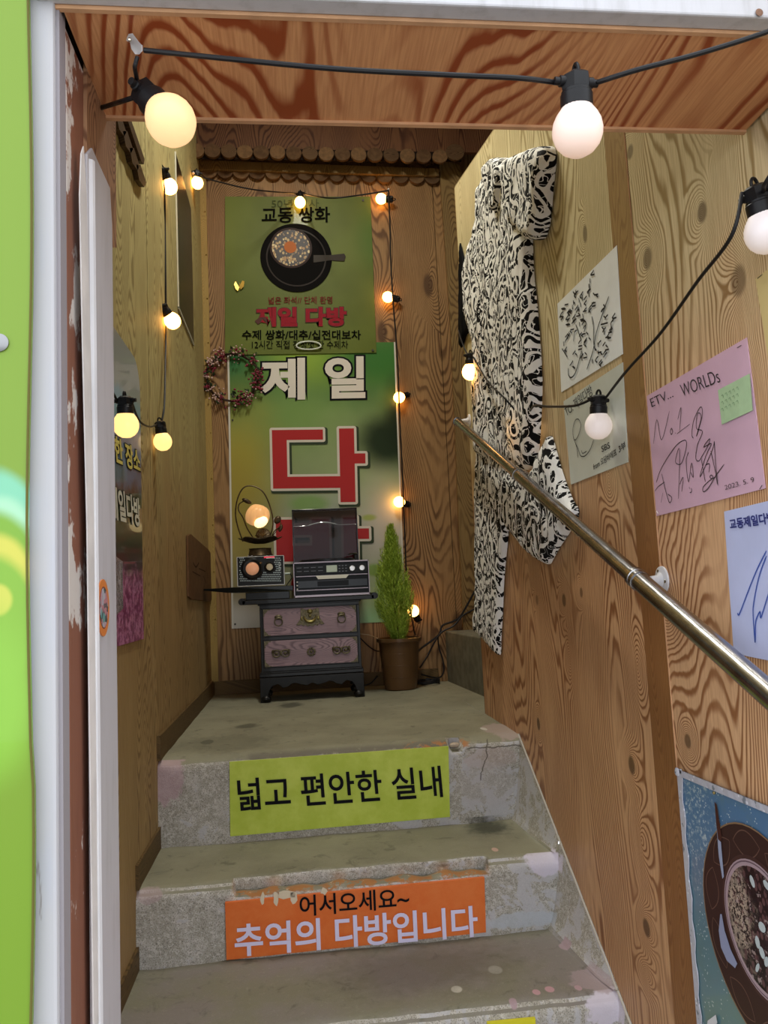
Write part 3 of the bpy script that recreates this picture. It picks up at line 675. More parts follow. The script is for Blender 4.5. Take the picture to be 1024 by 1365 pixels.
# apron and scroll legs
def front_base():
    W = cx1-cx0; pts = []
    prof_ = [(0, 1), (0, .06), (.005, 0), (.085, 0), (.1, .06), (.085, .14), (.075, .3), (.09, .5), (.12, .66), (.17, .72), (.2, .62), (.215, .55), (.27, .60), (.30, .70), (.34, .73), (.38, .66), (.45, .60), (.5, .70)]
    full = prof_+[(1-a, b) for a, b in reversed(prof_[:-1])]
    return [(cx0-.006+a*(W+.012), b*zbse) for a, b in full]
bp_ = front_base()
obj('apron', MB().prism([(x, YC-.010, z) for x, z in bp_], (0, .016, 0)).prism([(x, cyb-.016, z) for x, z in bp_], (0, .014, 0)), LAC, ch, bevel=.0015)
for xx in (cx0-.006, cx1-.006):
    D = cyb-YC+.006; poly = [(0, 1), (0, 0), (.14, 0), (.12, .3), (.2, .62), (.5, .7), (.8, .62), (.88, .3), (.86, 0), (1, 0), (1, 1)]
    obj('side_apron', MB().prism([(xx, YC-.008+a*D, b*zbse) for a, b in poly], (.012, 0, 0)), LAC, ch, bevel=.001)
for xx in (cx0+.014, cx1-.014):
    for yy in (YC-.006, cyb-.012): obj('foot', MB().ball((xx, yy, .013), .0128, 14, sz=(1.5, .9, 1)).tube([(xx+(.012 if xx < 0 else -.012), yy-.004, .03), (xx+(.017 if xx < 0 else -.017), yy-.006, .034)], .005, 8), LAC, ch, smooth=True)
def brass_plate(q, d, m): return MB().prism([(x, YC-.0075, z) for x, z in q], (0, .0022, 0))
for k, (za_, zb2) in enumerate(((zd1+.003, zt-.002), (zm+.003, zd2-.002))):
    d = obj('drawer', MB().bb(cx0+.013, cx1-.013, YC-.0055, YC+.004, za_, zb2), FACE, ch, bevel=.0015)
    bx0, bx1 = cx0+.013, cx1-.013; mb = MB(); s = .026
    for xx, zz, sx, sz_ in ((bx0, za_, 1, 1), (bx1, za_, -1, 1), (bx0, zb2, 1, -1), (bx1, zb2, -1, -1)):
        q = [(0, 0), (s, 0), (s*.9, s*.16), (s*.68, s*.12), (s*.5, s*.36), (s*.36, s*.5), (s*.14, s*.66), (s*.18, s*.9), (0, s)]
        obj('corner_plate', MB().prism([(xx+sx*a, YC-.0065, zz+sz_*b) for a, b in q], (0, .001, 0)), BRASS, d)
    cxm = (cx0+cx1)/2; zc_ = (za_+zb2)/2
    if k == 0:
        half = [(0, .036), (.012, .04), (.03, .046), (.033, .044), (.034, .03), (.036, .008), (.046, -.006), (.052, -.014), (.04, -.016), (.032, -.012), (.026, -.02), (.018, -.014), (.010, -.022), (0, -.018)]
        obj('lock_plate', MB().prism([(cxm+a, YC-.0075, zc_+b) for a, b in half+[(-a, b) for a, b in reversed(half[1:-1])]], (0, .002, 0)), BRASS, d, bevel=.0007)
        lk = MB().tube([(cxm+.022*math.cos(a), YC-.011, zc_+.018+.022*math.sin(a)) for a in [math.pi+i*math.pi/12 for i in range(13)]], [.002+.005*math.sin(i*math.pi/12) for i in range(13)], 8)
        lk.ball((cxm, YC-.010, zc_+.034), .009, 12, sz=(1.2, .5, 1)).ball((cxm, YC-.010, zc_+.018), .006, 10, sz=(1, .5, 1))
        for a_ in (-.03, .03): lk.ball((cxm+a_, YC-.009, zc_+.008), .006, 8, sz=(.8, .4, 1.3))
        obj('lock_ornament', lk, flat('bright_brass', '7E7448', .35, .8), d, smooth=True)
        for a_ in (-.115, .115):
            obj('ring_backplate', MB().ball((cxm+a_, YC-.0075, zc_+.018), .010, 12, sz=(1.5, .3, .9)), BRASS, d, smooth=True)
            R0 = .0145; obj('ring_pull', MB().tube([(cxm+a_+R0*math.cos(t), YC-.012+.002*math.sin(t), zc_+.001+R0*math.sin(t)) for t in [i*math.pi/12 for i in range(25)]], .0024, 8), BRASS, d, smooth=True)
    else:
        for a_ in (-.11, .11):
            mb = MB()
            for s_x in (-1, 1):
                mb.tube([(cxm+a_+s_x*(.016+.014*math.cos(t)), YC-.008, zc_+.012*math.sin(t)) for t in [i*math.pi/9 for i in range(19)]], .003, 8)
                mb.ball((cxm+a_+s_x*.016, YC-.007, zc_), .006, 10, sz=(1.2, .4, 1))
                mb.ball((cxm+a_+s_x*.028, YC-.007, zc_+.006), .0065, 8, sz=(1, .3, 1.4))
            mb.ball((cxm+a_, YC-.009, zc_+.002), .006, 10, sz=(1, .5, 1.6)); obj('butterfly_plate', mb, BRASS, d, smooth=True)
        mb = MB().ball((cxm, YC-.010, zc_), .006, 12, sz=(1, .6, 1))
        for i in range(10): t = i*.6283; mb.ball((cxm+.0125*math.cos(t), YC-.0075, zc_+.0125*math.sin(t)), .0048, 8, sz=(1, .5, 1))
        obj('rosette', mb, BRASS, d, smooth=True)
ZT = zt+.034
# ---- black box and long board under the radio
bk = obj('lacquer_box', MB().bb(-.184, -.025, YC-.01, 3.05, ZT+.0005, ZT+.028), flat('black_gloss', '0E100F', .3, coat=.1), bevel=.002, origin=(-.11, 2.98, ZT)); tag(bk, 'flat black box lying on the chest under the long board', 'box')
ZL = ZT+.0292
lb = MB().prism([(-.335, YC+.00, ZL+.014), (-.25, YC-.014, ZL+.002), (-.22, YC-.02, ZL), (-.012, YC-.02, ZL), (-.012, YC-.02, ZL+.018), (-.22, YC-.02, ZL+.021), (-.335, YC+.00, ZL+.020)], (0, .13, 0))
tag(obj('long_board', lb, flat('black_board', '0D1010', .3, coat=.08), bevel=.0015, origin=(-.17, 2.95, ZL)), 'long thin black board jutting left over the chest under the radio', 'board')
# ---- portable radio
ZR = ZL+.0212; ry = 2.885; ra, rb = on(1, ry, 316.5, 778), on(1, ry, 378.5, 740); rx0, rx1 = ra.x, rb.x; rz0, rz1 = ZR+.001, rb.z
rd = thing('radio', 'small black radio with a round amber dial left of the record player', 'radio', ((rx0+rx1)/2, ry+.03, rz0))
obj('case', MB().bb(rx0, rx1, ry, ry+.07, rz0, rz1), flat('radio_case', '1A1B1C', .4), rd, bevel=.003)
mb = MB(); t_ = .0022
for b_ in ((rx0, rx1, rz0, rz0+t_), (rx0, rx1, rz1-t_, rz1), (rx0, rx0+t_, rz0, rz1), (rx1-t_, rx1, rz0, rz1)): mb.bb(b_[0], b_[1], ry-.003, ry+.002, b_[2], b_[3])
obj('silver_bezel', mb, flat('silver_trim', 'B8B4AE', .35, .5), rd)
RX = Matrix.Rotation(math.pi/2, 3, 'X'); rs = ry/FPX
def rp(u, v): q = on(1, ry, u, v); return Vector((q.x, ry-.001, q.z))
obj('speaker_ring', MB().lathe([(14.5*rs, 0), (14.5*rs, .004), (12*rs, .007), (9*rs, .005), (8.5*rs, .001)], rp(336.5, 758), 32, RX), flat('ring_black', '101113', .3, coat=.4), rd, smooth=True)
obj('speaker_cone', MB().lathe([(8.6*rs, .001), (7.5*rs, .004), (4*rs, .006), (0, .0065)], rp(336.5, 758), 28, RX), emis('amber_dial', (.95, .52, .30), .12, 'D9926A'), rd, smooth=True)
obj('tuning_knob', MB().lathe([(7.2*rs, 0), (7*rs, .006), (5*rs, .008), (4.6*rs, .0075)], rp(359.5, 756), 24, RX), flat('ring_black', '101113', .3, coat=.4), rd, smooth=True)
obj('knob_cap', MB().lathe([(4.6*rs, .007), (4*rs, .010), (0, .0105)], rp(359.5, 756), 20, RX), flat('knob_cream', 'B8A98C', .35, .3), rd, smooth=True)
mb = MB(); a_, b_ = rp(352, 744), rp(366, 741.5); mb.bb(a_.x, b_.x, ry-.003, ry, a_.z, b_.z); obj('red_label', mb, emis('red_label', (.85, .05, .10), .3, 'C02038'), rd)
mb = MB(); a_, b_ = rp(355, 744.6), rp(366, 743.2); mb.bb(a_.x, b_.x, ry-.0038, ry, a_.z, b_.z)
for i in range(4): a_ = rp(371.5, 750.5+i*3.1); mb.bb(a_.x, a_.x+.008, ry-.002, ry, a_.z-.0006, a_.z+.0006)
for i in range(9): a_ = rp(330+i*5, 740.8); mb.bb(a_.x, a_.x+.005, ry-.002, ry, a_.z-.0006, a_.z+.0006)
obj('scale_marks', mb, flat('mark_white', 'D8D4D0', .5), rd, kind='stuff')
mb = MB()
for i in range(26):
    for j in range(12):
        u, v = 320+i*2.2+(j % 2)*1.1, 744+j*2.75
        if (v > 762 or u > 366 and v > 742 or (v < 752 and u < 326) or u < 322) and math.hypot(u-336.5, v-758) > 15.5 and math.hypot(u-359.5, v-756) > 8.5 and u < 375: a_ = rp(u, v); mb.box((a_.x, ry-.0012, a_.z), (.0036, .002, .0036), Matrix.Rotation(.785, 3, 'Y'))
obj('speaker_grille', mb, flat('grille_silver', '9AA29E', .35, .6), rd, kind='stuff')
# ---- lotus lamp on the radio
lc = on(1, 2.925, 347, 737); lc = Vector((lc.x, 2.925, rz1)); ll = thing('lotus_lamp', 'bronze lotus lamp with glowing petalled shade standing on the radio', 'lamp', lc)
BRZ = flat('dark_bronze', '4A3E2E', .4, .7, var=.3, bump=.3, sc=90); L = lambda u, v, d=2.925: on(1, d, u, v); ls = 2.925/FPX
q0 = L(347, 732); obj('foot', MB().lathe([(16*ls, 0), (16.5*ls, .004), (15*ls, .012), (14*ls, .026), (15*ls, .03)], lc, 24), BRZ, ll, smooth=True)
mb = MB(); pc = L(347, 722); k = 28; vs = []
for j, rr in enumerate((0, .3, .6, .85, 1)):
    for i in range(k):
        a = 2*math.pi*i/k; r = rr*27*ls*(1+.10*math.sin(5*a)); vs.append(pc+Vector((r*math.cos(a), r*.62*math.sin(a), .020*rr**2+.004*rr*math.sin(5*a)-.006)))
vs += [v-Vector((0, 0, .003)) for v in vs]; N_ = 5*k
fs = [(j*k+i, j*k+(i+1) % k, (j+1)*k+(i+1) % k, (j+1)*k+i) for j in range(4) for i in range(k)]; fs += [tuple(N_+a for a in f[::-1]) for f in fs]+[(4*k+i, 4*k+(i+1) % k, N_+4*k+(i+1) % k, N_+4*k+i) for i in range(k)]
obj('leaf_dish', mb.add(vs, fs), BRZ, ll, smooth=True)
for st, r in (([(324, 722), (317, 702), (314, 684), (317, 664), (325, 650), (337, 648), (350, 655), (359, 672), (364, 695), (361, 712), (355, 722)], .0026), ([(341, 722), (330, 705), (324, 690), (318, 680), (319, 672), (325, 668)], .0024), ([(360, 720), (366, 708), (373, 702), (374, 696), (368, 692)], .0020), ([(358, 722), (372, 703)], .0014), ([(352, 722), (346, 716), (340, 714)], .002)):
    obj('stem', MB().tube(catmull([L(u, v, 2.925-.006*math.sin(i)) for i, (u, v) in enumerate(st)], 5), r, 8), BRZ, ll, smooth=True)
for c_, R_, s_ in ((L(329, 668), .5, (1.6, .5, .65)), (L(370, 693), -1.0, (1.3, .6, 1.0)), (L(374, 704), -1.2, (1.2, .5, .6))):
    obj('bud', MB().ball(c_, .0125, 12, Matrix.Rotation(R_, 3, 'Y'), s_), BRZ, ll, smooth=True)
pc = L(351, 713, 2.91); Rp = Matrix.Rotation(math.radians(62), 3, 'X')
pod = obj('seed_pod', MB().lathe([(.006, -.024), (.016, -.016), (.026, -.002), (.027, .003), (.024, .005), (0, .005)], pc, 24, Rp), BRZ, ll, smooth=True)
mb = MB()
for i in range(7):
    a = i*1.047; rr = 0 if i == 6 else .016; c_ = pc+Rp @ Vector((rr*math.cos(a), rr*math.sin(a), .0055)); mb.tube([c_+Rp @ Vector((.005*math.cos(t), .005*math.sin(t), 0)) for t in [j*.7854 for j in range(9)]], .0014, 5)
obj('seed_rings', mb, flat('pod_rim', '6A6458', .4, .6), pod, smooth=True)
sc_ = L(343.5, 688, 2.915)
SH = NT('petal_glass', .3); x, y, z = SH.pos(True); SH.col('E0A96E'); SH.put(SH.b.inputs['Emission Color'], (.95, .50, .20)); SH.put(SH.b.inputs['Emission Strength'], .26)
petal = lambda th, z_: 1+.09*abs(math.sin(th*4))-.05
obj('petal_shade', MB().lathe([(.030*abs(math.cos(a))**.7+.0001, .042*math.sin(a)*1.0) for a in [-.9+i*2.4/14 for i in range(15)]], sc_, 64, Matrix.Rotation(.35, 3, 'Y') @ Matrix.Rotation(.3, 3, 'X'), squash=lambda th, z_: 1.35+.16*abs(math.sin(th*4))), SH.m, ll, smooth=True)
bb_ = L(348, 696, 2.878); obj('glowing_petal', MB().ball(bb_, .020, 14, Matrix.Rotation(-.5, 3, 'Y'), (1.35, .6, .95)), emis('lotus_glow', (1, .72, .30), 1.1), ll, smooth=True)
# ---- record player
ty = 2.88; T = lambda u, v, e=0: Vector((on(1, ty, u, v).x, ty-e, on(1, ty, u, v).z)); tx0, tx1 = -.008, .270; tz0, tz1 = ZT+.001, on(1, ty, 440, 748).z
tt = thing('record_player', 'black record player with raised smoked lid on the chest', 'record player', ((tx0+tx1)/2, 2.98, tz0))
PB = flat('piano_black', '050506', .3); PB.node_tree.nodes['Principled BSDF'].inputs['Specular IOR Level'].default_value = .12
obj('case', MB().bb(tx0, tx1, ty, 3.08, tz0, tz1), PB, tt, bevel=.003)
mb = MB(); t_ = .004; SIL = flat('pewter_trim', '8C8084', .3, .6)
for b_ in ((tx0, tx1, tz0+.001, tz0+.008), (tx0, tx1, tz1-.0045, tz1), (tx0, tx0+t_*.7, tz0, tz1), (tx1-t_*.7, tx1, tz0, tz1)): mb.bb(b_[0], b_[1], ty-.003, ty+.002, b_[2], b_[3])
obj('front_trim', mb, SIL, tt)
def trow(u0, v0, u1, v1, e, m, nm, par=tt, bev=0): a, b = T(u0, v0), T(u1, v1); return obj(nm, MB().bb(a.x, b.x, ty-e, ty, a.z, b.z), m, par, bevel=bev)
H_ = lambda s_: tz0+(tz1-tz0)*s_
def tb(x0, x1, z0, z1, e, m, nm, bev=0): return obj(nm, MB().bb(tx0+(tx1-tx0)*x0, tx0+(tx1-tx0)*x1, ty-e, ty+.001, H_(z0), H_(z1)), m, tt, bevel=bev)
tb(.03, .97, .66, .90, .0016, flat('panel_black', '101113', .4), 'control_panel')
tb(.435, .575, .69, .88, .0030, emis('lcd', (.30, .33, .26), .25, '7A8068'), 'display')
for xx in (.775, .905):
    kb_ = obj('knob', MB().lathe([(.0108, 0), (.0105, .008), (.009, .010), (0, .0102)], (tx0+(tx1-tx0)*xx, ty-.001, H_(.77)), 20, RX), flat('knob_silver', 'C8C6C4', .3, .7), tt, smooth=True)
mb = MB()
for i in range(4):
    for j in range(2): mb.bb(tx0+.012+i*.026, tx0+.030+i*.026, ty-.0035, ty, H_(.84-.10*j)-.001, H_(.84-.10*j)+.001)
for i in range(3):
    for j in range(3): mb.bb(tx0+.166+i*.012, tx0+.172+i*.012, ty-.0045, ty, H_(.86-.08*j)-.0014, H_(.86-.08*j)+.0014)
obj('buttons', mb, flat('button_grey', '6A6C70', .4, .4), tt, kind='stuff')
a = [(.29, .60), (.73, .60), (.69, .50), (.32, .50)]; obj('name_plate', MB().prism([(tx0+(tx1-tx0)*p, ty-.004, H_(q)) for p, q in a], (0, .004, 0)), flat('plate_silver', 'C4BFAE', .4, .3), tt)
tb(.03, .98, .585, .605, .0025, SIL, 'trim_line'); tb(.05, .97, .26, .47, .0050, flat('drawer_black', '0E1015', .25, coat=.08), 'tray_drawer', .001)
tb(.31, .72, .30, .44, .0066, PB, 'tape_slot', .0008); tb(.03, .98, .19, .21, .0025, SIL, 'trim_line')
mb = MB()
for j in range(3): obj('jack_button', MB().ball((tx0+.012, ty-.005, H_(.44-.10*j)), .003, 8), flat('mark_white', 'D8D4D0', .5), tt, smooth=True)
lx0, lx1, lz1 = -.007, .248, on(1, 3.07, 430, 679).z
AC = NT('smoked_acrylic', .08); tr = AC.node('ShaderNodeBsdfTransparent', {0: (.34, .28, .29)}); gl = AC.node('ShaderNodeBsdfGlossy', {0: (.8, .8, .8), 1: .05}); mx = AC.node('ShaderNodeMixShader', {0: .012}); AC.t.links.new(tr.outputs[0], mx.inputs[1]); AC.t.links.new(gl.outputs[0], mx.inputs[2]); AC.t.links.new(mx.outputs[0], AC.t.nodes['Material Output'].inputs[0])
ld_ = obj('lid', MB().bb(lx0, lx1, 3.070, 3.073, tz1-.002, lz1), AC.m, tt)
fr = MB(); e_ = .0045
for b_ in ((lx0, lx1, tz1, tz1+e_), (lx0, lx1, lz1-e_, lz1), (lx0, lx0+e_, tz1, lz1), (lx1-e_, lx1, tz1, lz1)): fr.bb(b_[0], b_[1], 3.045, 3.077, b_[2], b_[3])
obj('lid_rim', fr, flat('rim_black', '0A0A0B', .2, coat=.2), ld_, bevel=.001)
arc = [Vector((lx0+.004+(lx1-lx0-.008)*t, 3.066, tz1+(lz1-tz1)*.70+.012*max(0, math.sin((t-.22)/.5*math.pi))*(1 if .22 < t < .72 else 0))) for t in [i/30 for i in range(31)]]
obj('lid_crease', MB().tube(arc, [.0009+.0016*(1 if .25 < i/30 < .7 else 0) for i in range(31)], 5), flat('crease_pale', '9EA3A8', .1, 0, 1), ld_, smooth=True)
obj('turntable_platter', MB().lathe([(.105, 0), (.105, .008), (.1, .01), (0, .01)], (.12, 2.975, tz1+.0005), 40), flat('platter', '1F1F22', .3), tt, smooth=True)
obj('tone_arm', MB().tube(catmull([(.235, 3.03, tz1+.028), (.232, 2.97, tz1+.03), (.20, 2.91, tz1+.024)], 6), .003, 8).tube([(.235, 3.035, tz1), (.235, 3.035, tz1+.03)], .008, 12), flat('arm_dark', '3A3A3C', .3, .6), tt, smooth=True)
pl_ = thing('plug', 'small white plug on a dark lead between radio and record player', 'plug', on(1, 2.96, 384, 764.5))
obj('shell', MB().tube([on(1, 2.96, 379.5, 764.8), on(1, 2.96, 387, 764.3)], .0042, 10), flat('plug_white', 'D0DCD0', .4), pl_, smooth=True)
obj('lead', MB().tube(catmull([on(1, 2.96, 387, 764.3), on(1, 2.97, 389, 770), on(1, 2.99, 385, 776), on(1, 2.98, 381, 782)], 5), .0018, 6), RUBBER, pl_, smooth=True)
# ---- potted conifer
pc = on(2, 0, 533, 919); pc = Vector((.390, 3.05, .0006)); pt_ = thing('potted_conifer', 'small feathery green conifer in a brown pot beside the chest', 'plant', pc)
PR = .086; hz = .196
obj('pot', MB().lathe([(.058, 0), (.062, .003), (.066, .03), (.079, hz-.02), (.080, hz-.014), (.088, hz-.012), (.0885, hz), (.082, hz+.001), (.078, hz-.02), (.075, hz-.03)], pc, 48), flat('brown_pot', '5C4228', .38, coat=.2, var=.08, sc=20), pt_, smooth=True, sharp=.5)
mb = MB()
for i in range(3): mb.tube([pc+Vector(((.0685+.0035*i)*math.cos(a), (.0685+.0035*i)*math.sin(a), .05+.045*i)) for a in [j*math.pi/20 for j in range(41)]], .0009, 4, cap=False)
obj('pot_ridges', mb, flat('brown_pot', '5C4228', .38), pt_, smooth=True)
obj('soil', MB().lathe([(.0, hz-.022), (.076, hz-.024), (.077, hz-.03), (0, hz-.03)], pc, 24), flat('potting_soil', '2A1F16', .95, bump=.8, sc=120), pt_)
tipp = on(1, 3.05, 521, 706); H0 = hz-.02
def axis(t): return pc+Vector(((tipp.x-pc.x)*t**1.3-.006*math.sin(t*3), -.004*t, H0+(tipp.z-H0)*t))
obj('stem', MB().tube([axis(i/10) for i in range(10)], [.006*(1-i/11) for i in range(10)], 8), flat('plant_stem', '4A3A20', .8), pt_, smooth=True)
LEAF = NT('conifer_green', .55); g = LEAF.node('ShaderNodeNewGeometry'); rr = g.outputs['Random Per Island']; LEAF.col(LEAF.mix(rr, '6A8C24', 'C8DC5A')); LEAF = LEAF.m
mb = MB(); rng = random.Random(11)
def rad(t): # radius of the crown along the height
    return .070*min(1, (t/.28)**.6)*(1-max(0, t-.42)/.60)**.85 if t < 1 else .003
for i in range(640):
    t = rng.random()**.9; a = rng.uniform(0, 6.283); r1_ = max(.004, rad(min(.99, t+.05))*rng.uniform(.70, 1.22)); b0 = axis(max(0, t-.10)); tip = axis(min(1, t+.10))+Vector((math.cos(a), math.sin(a), 0))*r1_
    tip.z += rng.uniform(-.01, .02); pts_ = [b0, b0.lerp(tip, .45)+Vector((math.cos(a), math.sin(a), 0))*r1_*.30, tip]; cv = catmull(pts_, 6); nn = len(cv)
    for j in range(3, nn):
        tg = (cv[j]-cv[j-1]).normalized(); f_ = j/nn
        for s in range(4):
            sd = tg.cross(Vector((rng.uniform(-1, 1), rng.uniform(-1, 1), rng.uniform(-1, 1)))).normalized(); ln = rng.uniform(.014, .027)*(1.1-.5*f_)
            d_ = (tg*1.25+sd*.8).normalized()*ln; wv = sd.cross(tg)*.0010; q = cv[j].lerp(cv[j-1], rng.random()); mb.add([q-wv, q+wv, q+d_], [(0, 1, 2)])
    mb.add([cv[3]-Vector((.0008, 0, 0)), cv[3]+Vector((.0008, 0, 0)), cv[-1]], [(0, 1, 2)])
obj('foliage', mb, LEAF, pt_, kind='stuff')
# ---- cables in the corner
def cab(nm, pts, r, label, mat=RUBBER, grp=None, cat='cable'):
    p = catmull(pts, 7); o = obj(nm, MB().tube(p, r, 7), mat, smooth=True, origin=p[0]); return tag(o, label, cat, grp)
CB = lambda u, v, d=.03: BW(u, v, d)
cab('power_cable', [CB(633, 788, .05), CB(615, 820), CB(605, 828), CB(590, 834), CB(586, 845), CB(577, 853), CB(562, 864), CB(556, 870, .10)], .0042, 'thick black cable looping down the back corner right of the pot')
cab('power_cable', [CB(637, 810, .05), CB(618, 820, .034), CB(605, 834, .036), CB(590, 842, .04), CB(580, 855, .045), CB(570, 874, .05), CB(560, 890, .10)], .0036, 'black cable crossing behind the pot towards its foot')
cab('power_cable', [CB(584, 848, .05), CB(585, 862), CB(590, 878), CB(592, 892), CB(588, 902), CB(578, 903, .05), CB(562, 899, .09)], .0030, 'thin black cable hanging in front of the concrete step')
gz = .006
cab('coiled_cable', [Vector((.50+.055*math.cos(a)*(1+.1*math.sin(3*a)), 3.13+.035*math.sin(a), gz+.004*(a/6.28)+.002*math.sin(5*a))) for a in [i*.45 for i in range(46)]], .0038, 'loose coil of black cable on the landing beside the pot')
cab('plug_lead', [CB(480, 845, .06), CB(490, 846, .06), CB(497, 848, .05), CB(504, 851, .04)], .0016, 'thin pale lead running from the chest to the pot', flat('pale_lead', 'B8A888', .5))
cab('power_cable', [CB(480, 850, .05), CB(490, 860, .05), CB(500, 867, .05), CB(508, 868, .04)], .0026, 'black cable sagging between the chest and the pot')
cab('power_cable', [Vector((.24, 3.12, .012)), Vector((.28, 3.13, .02)), Vector((.31, 3.15, .045))], .003, 'short black cable on the floor between chest leg and pot')
# ---- hand-signed papers on the right wall
def paper(name, c, coat=.25, rough=.45):
    n = NT(name, rough, coat=coat); x, y, z = n.pos(); f = n.noise(n.vec(x, y, z), 14, 4, .6); a = lin(c)
    n.col(n.mix(n.step(f, .3, .7), tuple(k*.93 for k in a[:3]), a)); n.bump(n.noise(n.vec(x, y, z), 9, 2), .25, .004); n.b.inputs['Coat Roughness'].default_value = .25; return n.m
PEN = flat('pen_black', '1A1A1E', .5); DRIED = flat('pen_grey', '3A3438', .5)
p1 = sheet('signed_paper', RW, ((743, 405), (822, 327), (830, 472), (748, 523)), paper('paper_white', 'F2F6F6'), 'white paper crowded with slanted black handwriting, higher of two beside the garments', 'paper')
rng = random.Random(5); st = []
def glyph(u, v, s):     # a small slanted handwritten character made of a few strokes
    out = []
    for k in range(rng.choice((2, 3, 3))):
        a = u+rng.uniform(-.5, .5)*s; b = v+rng.uniform(-.6, .6)*s*1.3; d = rng.choice(((.7, -.9), (.9, -.2), (.1, 1.0), (.5, .5), (.8, -1.1)))
        out.append([(a, b), (a+d[0]*s*.5+rng.uniform(-.1, .1)*s, b+d[1]*s*.6), (a+d[0]*s, b+d[1]*s*1.1)])
    return out
for (x0, y0, x1, y1, n_) in ((60, 670, 75, 590, 3), (95, 750, 180, 440, 7), (165, 700, 235, 470, 6), (225, 690, 295, 460, 4), (305, 630, 350, 470, 3), (305, 390, 330, 330, 2), (85, 960, 130, 780, 4), (150, 1090, 260, 760, 5), (240, 1020, 290, 820, 4), (400, 740, 440, 560, 3), (345, 1050, 420, 790, 4), (400, 1060, 520, 680, 7), (445, 700, 455, 660, 1)):
    for i in range(n_):
        t = i/max(1, n_-1); st += glyph(x0+(x1-x0)*t, y0+(y1-y0)*t, 36)
st += [[(478, 488), (430, 620), (370, 800), (340, 960), (286, 1122)], [(330, 660), (345, 760), (345, 880), (360, 960)], [(125, 1110), (128, 1170), (155, 1190), (195, 1130), (240, 960)], [(190, 730), (215, 800), (235, 860)], [(170, 880), (180, 800), (200, 780)], [(70, 940), (90, 970), (118, 1015)], [(265, 700), (280, 720), (262, 800)]]
pen(RW, st, .0028, PEN, p1, org=(740, 320), sc=6.5)
p2 = sheet('signed_paper', RW, ((751, 535), (830, 483), (837, 616), (761, 646)), paper('paper_grey', 'D0D4CA'), 'grey-white paper with a looping signature, directly below the crowded one', 'paper')
text(RW, 'TO. 제일다방', (757, 556), (793, 526), (753, 543), PEN, p2, bold=.0)
text(RW, 'SBS', (804, 603), (815, 597), (803, 595), PEN, p2, bold=.01)
text(RW, 'from 오담비에프', (793, 627), (824, 607), (792, 618), PEN, p2, bold=.01); text(RW, '3부', (827, 604), (836, 598), (826, 594), PEN, p2, bold=.01)
pen(RW, [[(230, 1025), (215, 900), (180, 800), (172, 700), (200, 600), (240, 590), (262, 660), (240, 760), (200, 830)], [(205, 820), (190, 830), (235, 930), (260, 1000), (310, 1005), (370, 930), (410, 820)], [(270, 940), (285, 975), (330, 950)]], .0017, PEN, p2, org=(745, 490), sc=8.53)
p3 = sheet('signed_paper', RW, ((862, 528), (995, 450), (1020, 651), (875, 688)), paper('paper_pink', 'D4AEC4', coat=.5), 'pink paper with a tangled signature and a green sticky note', 'paper')
text(RW, 'ETV...', (871, 543), (900, 529), (868, 532), DRIED, p3, bold=-.005)
text(RW, 'WORLDs', (912, 529), (963, 509), (908, 513), DRIED, p3, bold=-.005)
pen(RW, [[(82, 320), (110, 120), (150, 290), (215, 50)], [(232, 190), (222, 220), (232, 245), (242, 215), (232, 190)], [(262, 228), (268, 236)], [(285, 120), (312, 20), (300, 215)], [(278, 238), (385, 158)],
 [(415, 275), (402, 240), (420, 120), (470, 20), (490, 40), (480, 130), (440, 260), (480, 100), (450, 70), (440, 190), (490, 220), (450, 330), (435, 440), (460, 465), (490, 420), (540, 330), (550, 280), (500, 350), (565, 320), (520, 420), (470, 600), (570, 380), (590, 300)],
 [(480, 440), (500, 560), (515, 640)], [(620, 670), (600, 480), (590, 300)], [(560, 380), (600, 560), (615, 660)], [(515, 500), (550, 490), (545, 560)], [(672, 492), (600, 590), (540, 690), (500, 720), (498, 680), (560, 620), (600, 600)], [(565, 580), (552, 595), (565, 612), (580, 598), (565, 580)],
 [(105, 645), (150, 520), (260, 350), (330, 295), (358, 310), (345, 400), (310, 490), (265, 470), (300, 370), (290, 780)], [(300, 660), (330, 600), (318, 720)], [(375, 390), (355, 470), (375, 640), (400, 480), (415, 600), (395, 560)], [(150, 570), (180, 700), (215, 810), (235, 770), (200, 740)], [(95, 715), (120, 680), (175, 640)], [(160, 730), (145, 810)], [(380, 680), (385, 700)], [(398, 690), (400, 720), (385, 730)]], .0013, DRIED, p3, org=(860, 540), sc=6.244)
text(RW, '2023. 5. 9', (969, 653), (1008, 642), (968, 647), DRIED, p3, bold=-.005)
sn = sheet('sticky_note', RW, ((957, 520), (999, 498), (1003, 547), (962, 566)), flat('note_green', 'A9C49C', .7, var=.04), th=.0006, d0=.0032, wave=.0008, parent=p3)
pen(RW, [[(965+i*5, 528-i*2.6+j*9), (967+i*5, 526-i*2.6+j*9), (968+i*5, 530-i*2.6+j*9)] for i in range(5) for j in range(3)], .0008, flat('pencil', '7F9A78', .7), p3, off=.0036)
STP = flat('staple', '5A5658', .3, 1)
def staple(u0, v0, u1, v1, par): obj('staple', MB().tube([RW(u0, v0, .0025), RW(u0, v0, .0034), RW(u1, v1, .0034), RW(u1, v1, .0025)], .0005, 5), STP, par)
staple(983, 463.5, 988, 460.5, p3); staple(875, 681, 878, 685, p3); staple(1013, 652, 1016, 647, p3)
p4 = sheet('signed_paper', RW, ((965, 682), (1060, 659), (1085, 893), (978, 871)), paper('paper_lavender', 'BFC6EC'), 'pale lavender-blue paper with blue lettering and signature by the handrail', 'paper')
NAVY = flat('marker_navy', '2E3478', .5); BLUE = flat('marker_blue', '3A55A8', .5)
text(RW, '교동제일다방', (976, 706), (1036, 697), (974, 692), NAVY, p4, bold=.03)
